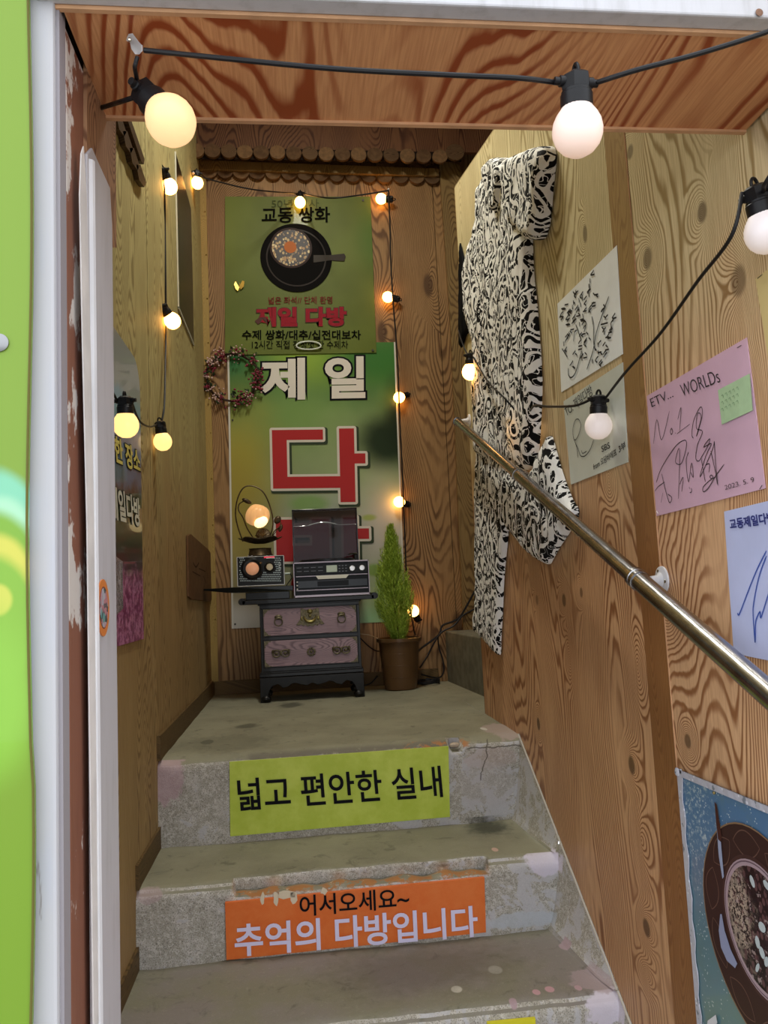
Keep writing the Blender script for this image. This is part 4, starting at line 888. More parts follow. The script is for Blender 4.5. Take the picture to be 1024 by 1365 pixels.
pen(RW, [[(150, 930), (165, 940), (220, 800), (300, 600), (380, 440)], [(380, 480), (320, 650), (280, 850), (275, 950), (290, 1165), (292, 1040), (300, 980), (330, 920), (335, 970), (375, 850), (420, 700)]], .0020, BLUE, p4, org=(960, 660), sc=5.93)
p5 = sheet('yellow_paper', RW, ((1007, 372), (1060, 330), (1075, 452), (1024, 478)), paper('paper_yellow', 'CDB880'), 'pale yellow paper cut off by the right edge beneath a bulb', 'paper')
staple(1010, 371, 1016, 366, p5)
# ---- large dessert poster at the lower right
def pbs():
    n = NT('poster_blue', .3, coat=.3); x, y, z = n.pos(); P = n.vec(x, y, z)
    c = n.mix(n.step(z, -.16, .08), '5C7C86', '4E749C'); w = n.noise(P, 14, 5, .7)
    m = n.blob(y, z, 1.085, .045, .05, .09, .6, n.mul(n.sub(n.noise(P, 30, 4, .7), .5), 1.6)); c = n.mix(n.mul(m, n.step(n.noise(P, 160, 4, .75), .5, .66)), c, 'B4C4CC')
    sp_ = n.vor(P, 190).outputs['Distance']; c = n.mix(n.mul(n.step(sp_, .24, .16), n.step(n.noise(P, 40, 2), .50, .58)), c, 'C4D0D6')
    c = n.mix(n.mul(n.step(w, .5, .7), .4), c, '5E7A74'); n.col(c); return n.m
dp = sheet('dessert_poster', RW, ((903, 1025), (1090, 1102), (1150, 1700), (949, 1600)), pbs(), 'blue poster with a brown bowl of shaved ice dessert and white taped border', 'poster', d0=.0035, n=16)
def wb_():
    n = NT('white_border', .5); x, y, z = n.pos(); v = n.vor(n.vec(x, y, z), 95).outputs['Distance']; c = n.mix(n.step(v, .22, .12), 'B9B9C4', 'DADAE2'); n.col(n.mix(n.step(n.noise(n.vec(x, y, z), 70, 3), .62, .68), c, '7A808A')); n.bump(v, .4, .003); return n.m
WBR = wb_()
def edge_poly(pix): return MB().prism([RW(u, v, .0045) for u, v in pix], (-.0012, 0, 0))
obj('border', edge_poly([(903, 1025), (1090, 1102), (1090, 1112), (905, 1034)]), WBR, dp)
ln = [(903+(949-903)*t*1.0, 1025+(1600-1025)*t) for t in [i/40 for i in range(41)]]
obj('border', edge_poly(ln+[(u+5.5+1.2*math.sin(i*1.7), v) for i, (u, v) in reversed(list(enumerate(ln)))]), WBR, dp)
obj('corner_knob', MB().ball(RW(903, 1029, .006), .0065, 10, sz=(.5, 1, 1)), WBR, dp, smooth=True)
PO = .0048; sy_, sz_, sr_ = .942, -.063, .133
disc(RW, sy_, sz_, 0, sr_, flat('print_plate', '3E2A26', .3), dp, 'printed_plate', PO)
disc(RW, sy_, sz_, sr_*.985, sr_*1.0, flat('print_plate_edge', '8A6E54', .3), dp, 'printed_plate_edge', PO+.0003)
for k in range(10):
    a = k*.6283+.2; c_ = (sy_+.108*math.cos(a), sz_+.108*math.sin(a)); mb = MB()
    for sgn in (1, -1):
        q = [Vector((XR, c_[0]+.030*math.cos(a+1.57)*s+.016*(1-s*s)*math.cos(a)*sgn, c_[1]+.030*math.sin(a+1.57)*s+.016*(1-s*s)*math.sin(a)*sgn)) for s in [i/8-1 for i in range(17)]]
        vs = [];  
        for i, v in enumerate(q): vs += [v+Vector((-(PO+.0004), 0, 0)), v+Vector((-(PO+.0004), .0016*math.cos(a), .0016*math.sin(a)))]
        mb.add(vs, [(2*i, 2*i+1, 2*i+3, 2*i+2) for i in range(16)])
    obj('printed_petal_line', mb, flat('print_line', '6A4E44', .3), dp)
by, bz, br = .938, -.051, .080
disc(RW, by, bz, 0, br*1.06, flat('print_bowl', '4A332F', .3), dp, 'printed_bowl', PO+.0006)
disc(RW, by, bz, br*.90, br, flat('print_rim', 'A9939A', .3), dp, 'printed_rim', PO+.0009)
disc(RW, by, bz, br*.955, br*.975, flat('print_rim_dark', '6B5560', .3), dp, 'printed_rim_line', PO+.0012)
def bean():
    n = NT('print_dessert', .35); x, y, z = n.pos(); P = n.vec(x, y, z); v = n.vor(n.vec(x, n.mul(y, 1), n.mul(z, .7)), 150); r = n.node('ShaderNodeSeparateXYZ', {0: v.outputs['Color']}).outputs[0]
    c = n.mix(n.step(r, .3, .7), '2E1C22', '5A3E40'); c = n.mix(n.step(v.outputs['Distance'], .4, .6), c, '1E1216')
    m = n.blob(y, z, .985, -.045, .028, .05, .5, n.mul(n.sub(n.noise(P, 60, 4), .5), 2)); c = n.mix(n.mul(m, n.step(n.noise(P, 230, 3, .7), .44, .54)), c, 'A89888')
    c = n.mix(n.mul(n.step(n.noise(P, 120, 3, .6), .60, .64), .8), c, '9E8C8A'); n.col(c); return n.m
disc(RW, by, bz, 0, br*.90, bean(), dp, 'printed_dessert', PO+.0009)
mb = MB()
for (u, v, a, b, r_) in ((1003, 1175, 2.5, 9, -.3), (1016, 1236, 4, 8, -.4), (1010, 1256, 2.8, 9, -.2), (1016, 1270, 3, 9, -.3), (1022, 1282, 3, 7, 0), (1010, 1290, 2.5, 6, .2), (1022, 1180, 3, 8, -.5)):
    mb.add([RW(u+a*math.cos(t)*math.cos(r_)-b*math.sin(t)*math.sin(r_), v+a*math.cos(t)*math.sin(r_)+b*math.sin(t)*math.cos(r_), PO+.0013) for t in [i*.5236 for i in range(12)]], [list(range(12))])
obj('printed_almonds', mb, flat('print_almond', 'B4BEC2', .3), dp, kind='stuff')
for q, mt, off in (([(958, 1068), (961, 1072), (968, 1117), (966, 1122), (962, 1117)], flat('print_spoon_handle', '4A2C26', .3), .0010), ([(961, 1098), (963, 1118), (967, 1122), (971, 1168), (969, 1171), (964, 1140)], flat('print_spoon_blade', '98A0BC', .3), .0013), ([(966, 1218), (964, 1240), (967, 1262), (975, 1280), (986, 1290), (989, 1284), (980, 1265), (972, 1240), (968, 1218)], flat('print_spoon_bowl', '8E94B2', .3), .0013), ([(949, 1360), (960, 1352), (962, 1362), (955, 1380), (948, 1368)], flat('print_white', 'D2D4DA', .3), .0013)):
    patch(RW, q, mt, dp, 'printed_spoon' if off > .0009 and 'white' not in mt.name else 'printed_mark', PO+off)
for u, v in ((951, 1055), (955, 1056)):
    pass
obj('pin', MB().ball(RW(952, 1057, .006), .0022, 8), flat('pin_brass', '8A7A50', .4, .8), dp, smooth=True)

# ---- leopard-print garments on the right wall
def leopard():
    n = NT('leopard_cloth', .8); x, y, z = n.pos(); P = n.vec(n.mul(x, .6), y, n.mul(z, .85))
    f = n.noise(P, 27, 0, .35, .25); g = n.noise(n.vec(n.add(n.mul(x, .6), 7), y, n.mul(z, .85)), 62, 1, .3, .8)
    a = n.step(n.M('SINE', n.mul(f, 30)), -.22, .0); b = n.step(n.M('ABSOLUTE', n.sub(g, .5)), .018, .034)
    k = n.mul(a, b); n.col(n.mix(k, 'FFFFFF', '0E0D11'))
    wv = n.noise(n.vec(n.mul(y, 1), n.mul(z, .18), x), 70, 3, .6); n.bump(wv, .6, .006)
    n.b.inputs['Transmission Weight'].default_value = 0
    tr = n.node('ShaderNodeBsdfTranslucent'); n.put(tr.inputs[0], n.mix(k, 'E0D8C8', '0C0B0D')); mx = n.node('ShaderNodeMixShader', {0: .12})
    n.t.links.new(n.b.outputs[0], mx.inputs[1]); n.t.links.new(tr.outputs[0], mx.inputs[2]); n.t.links.new(mx.outputs[0], n.t.nodes['Material Output'].inputs[0]); return n.m
LEO = leopard()
def puff(name, pix, th, parent, d0=.003, soft=.03, folds=(38, 7, .006), mat=None, step_=.011, seed=0, bulge=None, base=.004):
    """soft cloth lying against the right wall: outline filled with a fine mesh, swelling away from its edge"""
    P2 = [(q.y, q.z) for q in (RW(u, v) for u, v in pix)]
    cm = catmull([Vector((a, b, 0)) for a, b in P2+P2[:1]], 4)[:-1]; bd = [Vector((p.x, p.y)) for p in cm]
    nb = len(bd); y0_, y1_ = min(p.x for p in bd), max(p.x for p in bd); z0_, z1_ = min(p.y for p in bd), max(p.y for p in bd)
    pts = list(bd); j = 0; y = y0_
    while y < y1_:
        z = z0_
        while z < z1_: pts.append(Vector((y+.002*math.sin(z*900), z+.002*math.sin(y*700)))); z += step_
        y += step_*.7
    r = delaunay_2d_cdt(pts, [(i, (i+1) % nb) for i in range(nb)], [list(range(nb))], 2, 1e-6)
    vo, fo = r[0], r[2]
    segs = [(bd[i], bd[(i+1) % nb]) for i in range(nb)]
    def dist(p):
        m = 9
        for a, b in segs:
            ab = b-a; t = max(0, min(1, (p-a).dot(ab)/(ab.length_squared+1e-12))); m = min(m, (p-a-ab*t).length)
        return m
    vs = []; bi = set()
    for i, p in enumerate(vo):
        d = dist(p); s = min(1, d/soft); prof_ = (1-(1-s)**2)**.5
        f = folds[2]*noise.noise(Vector((p.x*folds[0], p.y*folds[1], seed)))*prof_+.4*folds[2]*noise.noise(Vector((p.x*90, p.y*25, seed)))*prof_
        h = base+(th-base)*prof_+f
        if bulge: h += bulge[2]*math.exp(-((p.x-bulge[0])**2+(p.y-bulge[1])**2)/bulge[3]**2)
        vs.append(Vector((XR-d0-h, p.x, p.y)))
    cnt = {}
    for f in fo:
        for a, b in zip(f, list(f[1:])+[f[0]]): cnt[(min(a, b), max(a, b))] = cnt.get((min(a, b), max(a, b)), 0)+1
    fs = [tuple(f) for f in fo]; nv_ = len(vs); ext = {}
    for (a, b), k in cnt.items():
        if k == 1:
            for q in (a, b):
                if q not in ext: ext[q] = len(vs); vs.append(Vector((XR-d0, vs[q].y, vs[q].z)))
            fs.append((a, b, ext[b], ext[a]))
    return obj(name, MB().add(vs, fs), mat or LEO, parent, smooth=True, sharp=1.3)
GB = RW(701, 574)
tpn = thing('pyjama_top', 'black-and-white leopard print short-sleeved top hung on the right wall', 'clothing', RW(690, 250, .01))
torso = [(672, 214), (684, 212), (700, 236), (707, 290), (712, 317), (713, 340), (715, 375), (718, 400), (722, 450), (725, 500), (725, 530), (723, 572), (721, 600), (716, 618), (706, 628), (694, 624), (682, 617), (662, 612), (645, 606), (643, 580), (641, 530), (641, 500), (640, 461), (632, 431), (626, 412), (629, 400), (628, 363), (634, 331), (643, 302), (646, 273), (645, 252), (654, 236), (662, 222)]
puff('body', torso, .030, tpn, seed=1, soft=.035, bulge=(GB.y, GB.z, .012, .035))
puff('sleeve', [(683, 219), (697, 209), (712, 202), (738, 195), (744, 206), (744, 217), (740, 253), (737, 290), (731, 315), (724, 320), (716, 318), (707, 307), (696, 296), (690, 262)], .040, tpn, seed=4, soft=.025, folds=(50, 6, .007), base=.018)
puff('collar', [(663, 222), (673, 211), (684, 214), (687, 240), (684, 268), (679, 285), (672, 262), (664, 240)], .044, tpn, seed=9, soft=.015, base=.02)
tr_ = thing('pyjama_trousers', 'black-and-white leopard print trousers pinned below the matching top', 'clothing', RW(680, 680, .01))
puff('leg', [(643, 598), (670, 596), (690, 620), (690, 660), (684, 690), (681, 700), (677, 740), (674, 772), (672, 820), (670, 852), (669, 873), (660, 864), (645, 848), (637, 841), (637, 821), (640, 800), (640, 700), (640, 640)], .018, tr_, seed=12, soft=.022, folds=(60, 5, .004))
puff('leg', [(675, 632), (690, 622), (711, 631), (720, 618), (732, 591), (738, 581), (744, 600), (754, 634), (766, 665), (775, 683), (763, 708), (751, 726), (741, 743), (735, 752), (723, 746), (712, 738), (701, 726), (690, 712), (681, 699)], .022, tr_, seed=15, soft=.03, folds=(40, 14, .005))
tag(puff('black_cloth', [(616, 324), (622, 350), (630, 380), (634, 410), (632, 436), (624, 446), (616, 456)], .010, None, mat=flat('black_fabric', '121214', .85, bump=.4), seed=20, soft=.012), 'dark black cloth triangle poking out behind the leopard print top', 'cloth')
# ---- handrail
RO = .060; ra = [RW(610, 562, RO), RW(690, 635, RO), RW(850, 772, RO)]; d_ = (ra[2]-ra[0]).normalized(); far = ra[0]; endp = ra[0]+d_*((.60-ra[0].y)/d_.y)
hr = thing('handrail', 'polished steel pipe handrail sloping along the right wall', 'handrail', ra[2])
PIPE = NT('pipe_steel', .18, 1); x, y, z = PIPE.pos(); f = PIPE.noise(PIPE.vec(PIPE.mul(x, 40), PIPE.mul(y, 6), PIPE.mul(z, 6)), 6, 4, .7); PIPE.col(PIPE.mix(PIPE.step(f, .35, .7), '8C8B8E', 'A9A8AA')); PIPE.rough(PIPE.add(.14, PIPE.mul(f, .16))); PIPE = PIPE.m
j1 = far+d_*((ra[1].y-far.y)/d_.y); j2 = far+d_*((ra[2].y-far.y)/d_.y)
obj('upper_tube', MB().tube([far, j1], .0118, 24), PIPE, hr, smooth=True, sharp=.5)
obj('middle_tube', MB().tube([j1, j2], .0128, 24), PIPE, hr, smooth=True, sharp=.5)
obj('lower_tube', MB().tube([j2, endp], .0140, 24), PIPE, hr, smooth=True, sharp=.5)
for j, r in ((j1, .0140), (j2, .0155)): obj('collar', MB().tube([j-d_*.010, j-d_*.0095, j-d_*.002, j-d_*.001, j+d_*.001, j+d_*.002, j+d_*.009, j+d_*.0095], [r-.002, r, r, r-.0012, r-.0012, r, r, r-.002], 24), PIPE, hr, smooth=True, sharp=.5)
obj('end_cap', MB().tube([far-d_*.006, far-d_*.004, far+d_*.001], [.006, .012, .0135], 20), PIPE, hr, smooth=True)
BRK = flat('bracket_white', 'D4D4DA', .3, .1, coat=.3)
for q, (u, v) in ((far+d_*.03, (626, 561)), (j2+d_*.022, (884, 773))):
    w_ = RW(u, v); w_ = Vector((XR, w_.y, w_.z)); br_ = obj('bracket', MB().lathe([(.021, .0005), (.0205, .003), (.012, .005), (.0075, .010), (.0065, .020)], w_, 28, Matrix.Rotation(-math.pi/2, 3, 'Y')).tube(catmull([w_+Vector((-.016, 0, 0)), w_+Vector((-.036, 0, -.002)), q+Vector((.012, 0, -.008)), q+Vector((.004, 0, -.009))], 5), .0058, 12), BRK, hr, smooth=True, label='white wall flange and arm')
    mb = MB()
    for a in (1.2, 3.3, 5.4): obj('screw', MB().ball(w_+Vector((-.0042, .0145*math.cos(a), .0145*math.sin(a))), .003, 8, sz=(.4, 1, 1)), STEEL, br_, smooth=True)
# ---- left wall: event poster, wooden plaque, dark poster, jagged shadow strips
def ep():
    n = NT('event_poster', .3, coat=.25); x, y, z = n.pos(); P = n.vec(x, y, z); w = n.mul(n.sub(n.noise(P, 14, 4, .6), .5), .10); zz = n.add(z, w)
    c = n.mix(n.step(zz, .60, .66), '27382A', '4C6E8E'); c = n.mix(n.step(zz, .70, .76), c, '6F93AE'); c = n.mix(n.step(zz, .80, .84), c, '8E9296')
    c = n.mix(n.step(zz, .52, .46), c, '3A2A30'); fl = n.step(n.noise(P, 60, 4, .7), .42, .62); c = n.mix(n.step(zz, .47, .42), c, n.mix(fl, '7A2A58', 'C07AA0')); n.col(c); return n.m
a_ = LW(187, 700); zt_, zb2_ = LW(184, 520).z+.06, LW(188, 852).z; ya, yb = a_.y, 1.15; R_ = .07
pl = [(ya, zb2_), (ya, zt_-R_)]+[(ya-R_+R_*math.cos(t), zt_-R_+R_*math.sin(t)) for t in [i*.196 for i in range(1, 9)]]+[(yb, zt_), (yb, zb2_)]
e_p = obj('event_poster', MB().prism([(XL+.004, y, z) for y, z in pl], (-.0025, 0, 0)), ep(), origin=(XL, 1.6, .5)); tag(e_p, 'round-cornered poster with pink flowers on left wall behind the door frame', 'poster')
text(LW, '편안한 장소', (122, 603), (184.5, 632), (119, 562), flat('poster_yellow', 'CFC46A', .5), e_p, bold=.03, off=.0056, outline=(BLACK, .07))
text(LW, '교동제일다방', (116, 683), (184.5, 703), (113, 632), flat('poster_white', 'CFD0C2', .5), e_p, bold=.03, off=.0056, outline=(flat('poster_dark', '26382E', .5), .06))
tag(obj('clear_bag', MB().prism([LW(u, v, .006) for u, v in ((140, 735), (158, 748), (159, 812), (148, 822), (140, 818))], (.008, 0, 0)), flat('bubble_wrap', '9A8E90', .12, 0, 1, var=.35, bump=1.0, sc=110), bevel=.002, origin=LW(150, 780)), 'crinkled clear plastic bag hanging over the poster flowers', 'bag')
pq = obj('wooden_plaque', MB().prism([LW(u, v, .001) for u, v in ((248, 714), (252, 712), (276, 733), (279, 738), (280, 799), (278, 802), (253, 799), (249, 795))], (.007, 0, 0)), flat('plaque_wood', '5E4128', .6, var=.15, sc=30), bevel=.001, origin=LW(262, 760)); tag(pq, 'dark brown wooden plaque with carved strokes low on the left wall', 'plaque')
pen(LW, [[(254, 750), (258, 756), (262, 750)], [(258, 744), (258, 768)], [(253, 762), (264, 768)], [(266, 750), (266, 775)], [(262, 758), (271, 762)], [(268, 768), (272, 778)], [(272, 756), (274, 772)]], .006, flat('carving', '2E1E12', .8), pq, off=.0085)
dq = LW(257, 465, 0); dy0, dy1, dz = LW(237, 408).y, LW(257.5, 465).y, LW(240, 417).z
dk = obj('dark_poster', MB().bb(XL+.001, XL+.004, dy0, dy1, dz, LW(236, 215).z), flat('dark_glossy', '20170F', .3, coat=.05, var=.3, sc=10), origin=(XL, (dy0+dy1)/2, dz)); tag(dk, 'dark glossy poster with pale edge high on the left wall near the corner', 'poster')
mb = MB(); mb.bb(XL+.001, XL+.0052, dy0-.006, dy0, dz-.004, LW(236, 215).z).bb(XL+.001, XL+.0052, dy0-.006, dy1, dz-.006, dz); obj('pale_edge', mb, flat('pale_edge', 'B9B7A4', .5), dk)
dr = thing('shadow_row', 'dark jagged shadow built as strips high on the left wall', 'trim', LW(165, 200))  # shadow on the wall modelled as raised dark strips
SHG = wood('shadow_strip', 'y', '4E3A22', '2E2012', seed=90, freq=3, knots=False)
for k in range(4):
    u0, v0 = 147+k*9.2, 160+k*22.5; obj('shadow_strip', MB().prism([LW(u, v, .001) for u, v in ((u0, v0-8), (u0+6, v0-8), (u0+14, v0+16), (u0+11, v0+22), (u0+4, v0+12))], (.012, 0, 0)), SHG, dr)
obj('shadow_rail', MB().prism([LW(u, v, .001) for u, v in ((158, 150), (163, 150), (185, 212), (184, 219), (180, 214))], (.014, 0, 0)), SHG, dr)
# ---- sticker on the jamb, green board on the facade
def stk():
    n = NT('sticker_art', .4); x, y, z = n.pos(); v = n.vor(n.vec(x, y, z), 150); r = n.node('ShaderNodeSeparateXYZ', {0: v.outputs['Color']}).outputs[0]
    c = n.mix(n.step(r, .2, .3), '3E4A4C', 'A8747A'); c = n.mix(n.step(r, .45, .55), c, '9E9AA2'); c = n.mix(n.step(r, .75, .8), c, '5E8A86'); n.col(c); return n.m
c0 = JW(138, 810, .006); rz_ = (JW(138, 772, .006).z-JW(138, 848, .006).z)/2; ry_ = (JW(145.5, 810, .006).y-JW(130, 810, .006).y)/2
st_ = thing('round_sticker', 'round orange-ringed sticker on the white painted door frame', 'sticker', c0)
def ell(x, ry, rz, r0, dx): return MB().prism([(x, c0.y+ry*r0*math.cos(t), c0.z+rz*r0*math.sin(t)) for t in [i*math.pi/18 for i in range(36)]], (dx, 0, 0))
obj('ring', ell(c0.x-.001, ry_, rz_, 1, .0012), flat('sticker_orange', 'C8763A', .4), st_); obj('centre', ell(c0.x, ry_, rz_, .70, .0006), stk(), st_); obj('rim_line', ell(c0.x, ry_, rz_, .74, .0004), flat('sticker_maroon', '6E3430', .4), st_)
def fg():
    n = NT('facade_green', .35, coat=.2); x, y, z = n.pos(); P = n.vec(x, y, z); c = n.mix(n.step(z, -.3, .9), '698828', '728E2B'); s = .645/FPX
    w = n.mul(n.sub(n.noise(P, 9, 3, .5), .5), .5)
    def b(u, v, ru, rv, col, soft=.12, amt=1):
        nonlocal c
        p = on(1, .645, u, v); c = n.mix(n.mul(n.blob(x, z, p.x, p.z, ru*s, rv*s, soft, w), amt), c, col)
    b(-5, 720, 52, 90, '74B494'); b(-10, 745, 58, 80, '97C4A2'); b(-14, 775, 60, 88, '6F982E'); b(-8, 790, 48, 72, 'B8B44A'); b(-10, 830, 52, 82, '759E32'); b(-4, 800, 18, 20, 'B2B44A', .2); b(-14, 930, 50, 90, '7BA838', .5)
    n.col(c); return n.m
gl_ = MB(); edge = []; zs = [on(1, .645, 38, v).z for v in range(-150, 1700, 60)]
for i, v in enumerate(range(-150, 1700, 60)): q = on(1, .645, 38+3.2*math.sin(v*.0075-.6)+(2.5 if v > 1000 else 0), v); edge.append((q.x, .645, q.z))
gb = obj('green_board', gl_.prism([(-.85, .645, edge[0][2])]+edge+[(-.85, .645, edge[-1][2])], (0, .008, 0)), fg(), origin=(-.5, .65, .3)); tag(gb, 'bright green printed board on the facade at the left edge', 'sign')
mb = MB().lathe([(.0075, 0), (.0075, .001), (.005, .0022), (0, .0026)], on(1, .6445, -1, 457), 20, RX); obj('washer', mb, flat('washer_grey', '8E8E90', .35, .6), gb, smooth=True)
obj('stitched_edge', MB().tube([Vector(e)+Vector((.0006, -.0002, 0)) for e in edge], .0011, 6), flat('edge_brown', '5E5A2A', .8), gb)

# ---- string lights
SOCK = flat('socket_black', '1A191B', .38, bump=.1)
G_HOT = emis('globe_warm', (1.0, .44, .09), BULB_GLOW, 'FFE6BE'); G_NEAR = emis('globe_peach', (1.0, .60, .30), .58, 'D0A078')
G_DIM = emis('globe_pink', (1.0, .66, .46), .26, 'D8C8C4'); G_COOL = emis('globe_white', (.95, .74, .58), .24, 'CCCCD6')
RB = .0232; ME = {}
def mesh_of(key, mb, mat, smooth=True):
    if key in ME: return ME[key]
    o = obj(key, mb, mat, smooth=smooth, sharp=.7); ME[key] = o.data; bpy.data.objects.remove(o); return ME[key]
def bulb(u, v, dpx, dirpx, glow, label, depth=None, dep_f=0.0, cord=True, group='festoon bulbs', scale=1.0):
    depth = depth or 2*RB*scale*FPX/dpx
    if depth == 'wall': depth = (BW(u, v, .034)-CP).dot(CF)
    c = pt(u, v, depth)
    d = (CR*dirpx[0]-CU*dirpx[1]+CF*dep_f).normalized()
    R = d.to_track_quat('Z', 'Y'); t = thing('festoon_bulb', label, 'light bulb', c, group); t.rotation_mode = 'QUATERNION'; t.rotation_quaternion = R; t.scale = (scale,)*3
    gm = mesh_of('globe_'+glow.name, MB().lathe([(0, -RB), (.35*RB, -.95*RB), (.64*RB, -.78*RB), (.86*RB, -.52*RB), (.98*RB, -.2*RB), (RB, .05*RB), (.95*RB, .34*RB), (.82*RB, .62*RB), (.66*RB, .84*RB), (.58*RB, 1.0*RB)], n=28), glow)
    sm = mesh_of('socket', MB().lathe([(.0125, .78*RB), (.0148, .82*RB), (.0148, 1.42*RB), (.0138, 1.46*RB), (.0138, 1.56*RB), (.0128, 1.6*RB)], n=24), SOCK)
    hm = mesh_of('cable_housing', MB().lathe([(.0136, 1.55*RB), (.0142, 1.75*RB), (.0136, 2.15*RB), (.0095, 2.28*RB), (.004, 2.32*RB)], n=6).tube([(-.021, 0, 1.95*RB), (-.0165, 0, 1.95*RB), (-.016, 0, 1.95*RB), (.016, 0, 1.95*RB), (.0165, 0, 1.95*RB), (.021, 0, 1.95*RB)], [.0036, .0036, .005, .005, .0036, .0036], 10), SOCK)
    lm = mesh_of('loop', MB().tube([(0, .0055*math.cos(a), 2.3*RB+.0085*math.sin(a)) for a in [i*math.pi/8 for i in range(9)]], .0019, 7), SOCK)
    for nm, me in (('globe', gm), ('socket', sm), ('cable_housing', hm), ('loop', lm)):
        o = bpy.data.objects.new(nm, me); COL.objects.link(o); o.parent = t
    return c, c+d*(1.95*RB*scale), c+d*(2.5*RB*scale)
A = bulb(228, 161, 66, (-.62, -.72), G_NEAR, 'large glowing bulb tilted at the upper left under the doorway', dep_f=.30)
B = bulb(770, 175, 67, (-.03, -1), G_DIM, 'large pinkish-white bulb hanging upright from the doorway cord')
C_ = bulb(1022, 310, 56, (-.25, -1), G_COOL, 'bulb cut off by the right edge in front of a wall knot')
D = bulb(798, 568, 36, (.0, -1), G_COOL, 'white bulb hanging over the looping-signature paper')
E_ = bulb(627, 496, 22.5, (.0, -1), G_HOT, 'glowing bulb at the far end of right wall below the black cloth', depth=2.2)
gbp = Vector((XR-.024, GB.y, GB.z)); gdep = (gbp-CP).dot(CF)
GBb = bulb(701, 574, 30, (-.12, -1), emis('globe_under_cloth', (1.0, .55, .18), 14, 'FFE6BE'), 'bulb glowing through the leopard print top above the handrail', depth=gdep, scale=.72)
G_AMB = emis('globe_amber', (1.0, .60, .20), .95, 'DCB47A')
F_ = bulb(168, 567, 34, (-.05, -1), G_AMB, 'glowing bulb in front of the round-cornered poster on the left')
G_ = bulb(217, 589, 26, (-.15, -1), G_AMB, 'glowing bulb at the bottom of the cord on the left wall', depth=1.98)
H2 = bulb(230, 428, 22.5, (-.45, -.7), G_HOT, 'bulb halfway down the vertical cord on the left wall', depth=2.22, dep_f=-.35)
I_ = bulb(226, 249, 21, (-.3, -.9), G_HOT, 'bulb at the top of the vertical cord on the left wall', depth=2.3, dep_f=-.35)
J_ = bulb(263, 244, 16.5, (-.1, -1), G_HOT, 'small bulb in the upper left back corner by the log pelmet', depth=3.02, dep_f=.2)
K_ = bulb(400, 270, 16.5, (.0, -1), G_HOT, 'small bulb in front of the green poster heading', depth='wall', dep_f=.3)
L_ = bulb(508, 265, 15.5, (1, .05), G_HOT, 'small bulb at the upper right corner of the green poster', depth='wall')
M_ = bulb(517, 396, 15.5, (1, .15), G_HOT, 'small bulb on the back wall right of the printed tea bowl', depth='wall', dep_f=.2)
N_b = bulb(532, 530, 15.5, (.7, -.3), G_HOT, 'small bulb at the right edge of banner level with its white letters', depth='wall', dep_f=.5)
O_ = bulb(532, 669, 16, (.7, .2), G_HOT, 'small bulb at the right edge of banner above the conifer tip', depth='wall', dep_f=.5)
P_ = bulb(551, 814, 16, (.3, .6), G_HOT, 'small bulb partly behind the conifer above the pot rim', depth=3.16, dep_f=.2)
CORD = flat('cord_black', '19181A', .42)
def cordl(pts, r, label, n=8):
    p = catmull(pts, n); return tag(obj('festoon_cord', MB().tube(p, r, 8), CORD, smooth=True, origin=p[0]), label, 'cord', 'festoon cords')
hk = pt(186, 66, .705); bz_ = B[1]; bx = CR*.020
cordl([pt(192, 67, .70), pt(300, 78, .695), pt(450, 92, .69), pt(600, 100, .69), pt(690, 104, .70), bz_-bx], .0023, 'black cord running across the plywood soffit to the pinkish bulb')
cordl([bz_+bx, pt(850, 93, .70), pt(930, 72, .70), pt(1024, 42, .70), pt(1100, 10, .70)], .0023, 'black cord rising right from the pinkish bulb out of frame')
cordl([pt(183, 76, .705), pt(181, 84, .705), pt(180, 92, .71), A[2]], .0020, 'short black lead from the white hook to the tilted bulb')
cordl([pt(128, 146, .83), pt(150, 139, .79), pt(166, 134, .75), A[1]], .0024, 'short black cord from the door frame to the tilted bulb')
cordl([pt(1060, 190, .80), pt(1040, 215, .81), pt(1020, 245, .82), C_[1]+CR*.008], .0023, 'black cord entering at the right edge to the cut-off bulb')
cordl([C_[1]-CR*.016, pt(975, 315, .86), pt(930, 375, .95), pt(880, 445, 1.08), pt(835, 495, 1.2), D[1]+CR*.010], .0023, 'long black cord slanting down the right wall to the white bulb')
cordl([D[1]-CR*.014, pt(765, 541, 1.38), pt(730, 542, 1.52), pt(712, 541, 1.62), GBb[1]+CR*.008], .0023, 'black cord from the white bulb to the one under the leopard print')
cordl([GBb[1]-CR*.008, pt(672, 530, 1.82), pt(650, 508, 1.98), E_[1]+CR*.008], .0022, 'black cord over the leopard print to the far end bulb')
cordl([E_[1]-CR*.004, pt(622, 470, 2.24), pt(616, 456, 2.3), pt(611, 440, 2.42)], .0022, 'short black cord from the far end bulb around the wall edge')
cordl([pt(120, 480, 1.30), pt(140, 505, 1.32), F_[1]-CR*.014], .0022, 'black cord from behind the door frame to the poster bulb')
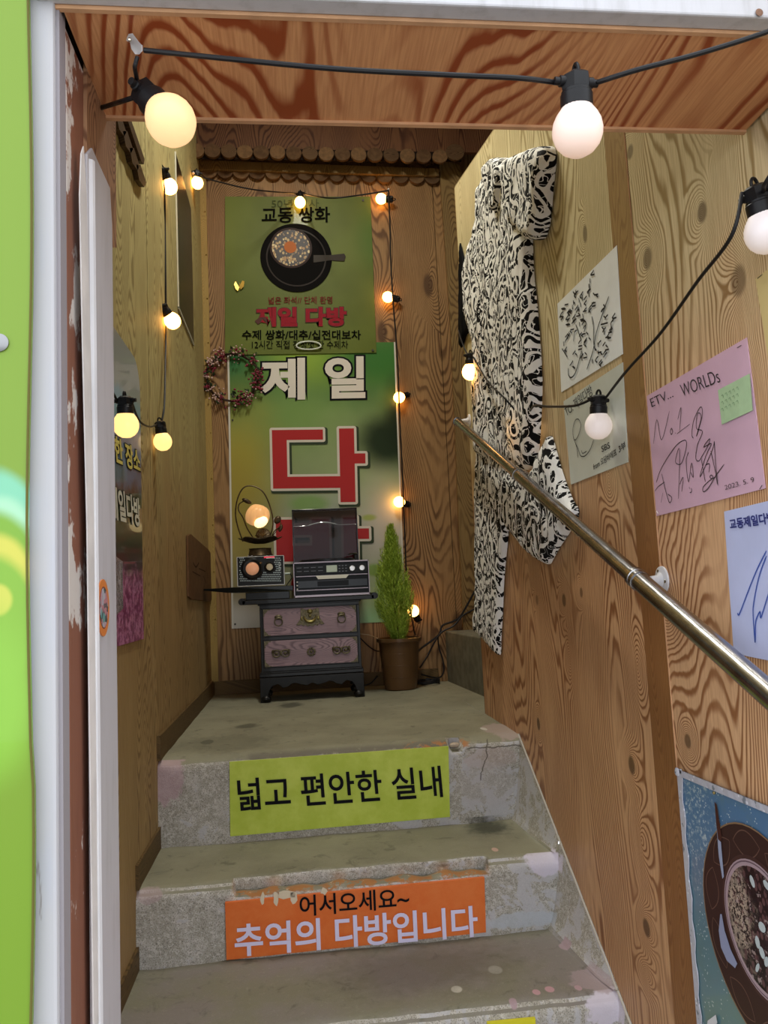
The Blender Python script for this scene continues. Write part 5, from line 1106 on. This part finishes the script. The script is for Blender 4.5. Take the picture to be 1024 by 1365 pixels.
cordl([F_[1]+CR*.012, pt(186, 561, 1.55), pt(200, 569, 1.75), G_[1]-CR*.008], .0022, 'black cord sagging between the two lowest left bulbs')
cordl([G_[1]+CR*.002, pt(219, 540, 2.02), pt(220.5, 480, 2.15), pt(221.5, 430, 2.22), pt(221, 380, 2.25), pt(220, 300, 2.29), pt(219.5, 260, 2.28), I_[1]-CU*.004], .0026, 'vertical black cord running up the left wall')
cordl([I_[1], pt(219, 215, 2.4), pt(219, 185, 2.45)], .0026, 'black cord above the highest left wall bulb')
cordl([pt(258, 233, 3.0), pt(290, 242, 3.03), pt(340, 253, 3.06), K_[1]-CR*.005], .0028, 'thin black cord from the corner bulb to the poster heading bulb')
cordl([K_[1]+CR*.005, pt(440, 264, 3.06), pt(480, 260, 3.07), pt(518, 254, 3.08)], .0028, 'thin black cord along the top of the green poster')
cordl([pt(518, 254, 3.08), pt(520, 300, 3.10), pt(521, 345, 3.11), pt(524, 400, 3.11), pt(528, 450, 3.11), pt(531, 500, 3.11), pt(533, 560, 3.11), pt(537, 640, 3.11), pt(540, 720, 3.12), pt(543, 780, 3.13), pt(551, 835, 3.14), pt(554, 846, 3.16)], .0030, 'black cord dropping beside the banner to the pot')
hkb = obj('cord_hook', MB().prism([pt(u, v, .712) for u, v in ((168, 55), (171, 49), (177, 48), (184, 58), (190, 64), (190, 69), (186, 73), (180, 73), (175, 66), (173, 57))], CU*.003), flat('hook_white', 'C4BEBC', .4), bevel=.001, origin=pt(180, 60, .71)); tag(hkb, 'small white plastic cord hook screwed to the left end of soffit', 'hook')
obj('screw', MB().ball(pt(173, 53, .708), .0018, 8), STEEL, hkb, smooth=True)
tg = [('small pale hook on the back wall above the corner bulb', 258, 231, 3.0), ('small pale hook above the upper right bulb of the green poster', 518, 253, 3.1)]
for l_, u, v, d in tg: tag(obj('cord_hook', MB().ball(pt(u, v, d), .005, 10, sz=(1, 1.8, 1)), flat('hook_white', 'C4BEBC', .4), smooth=True, origin=pt(u, v, d)), l_, 'hook')
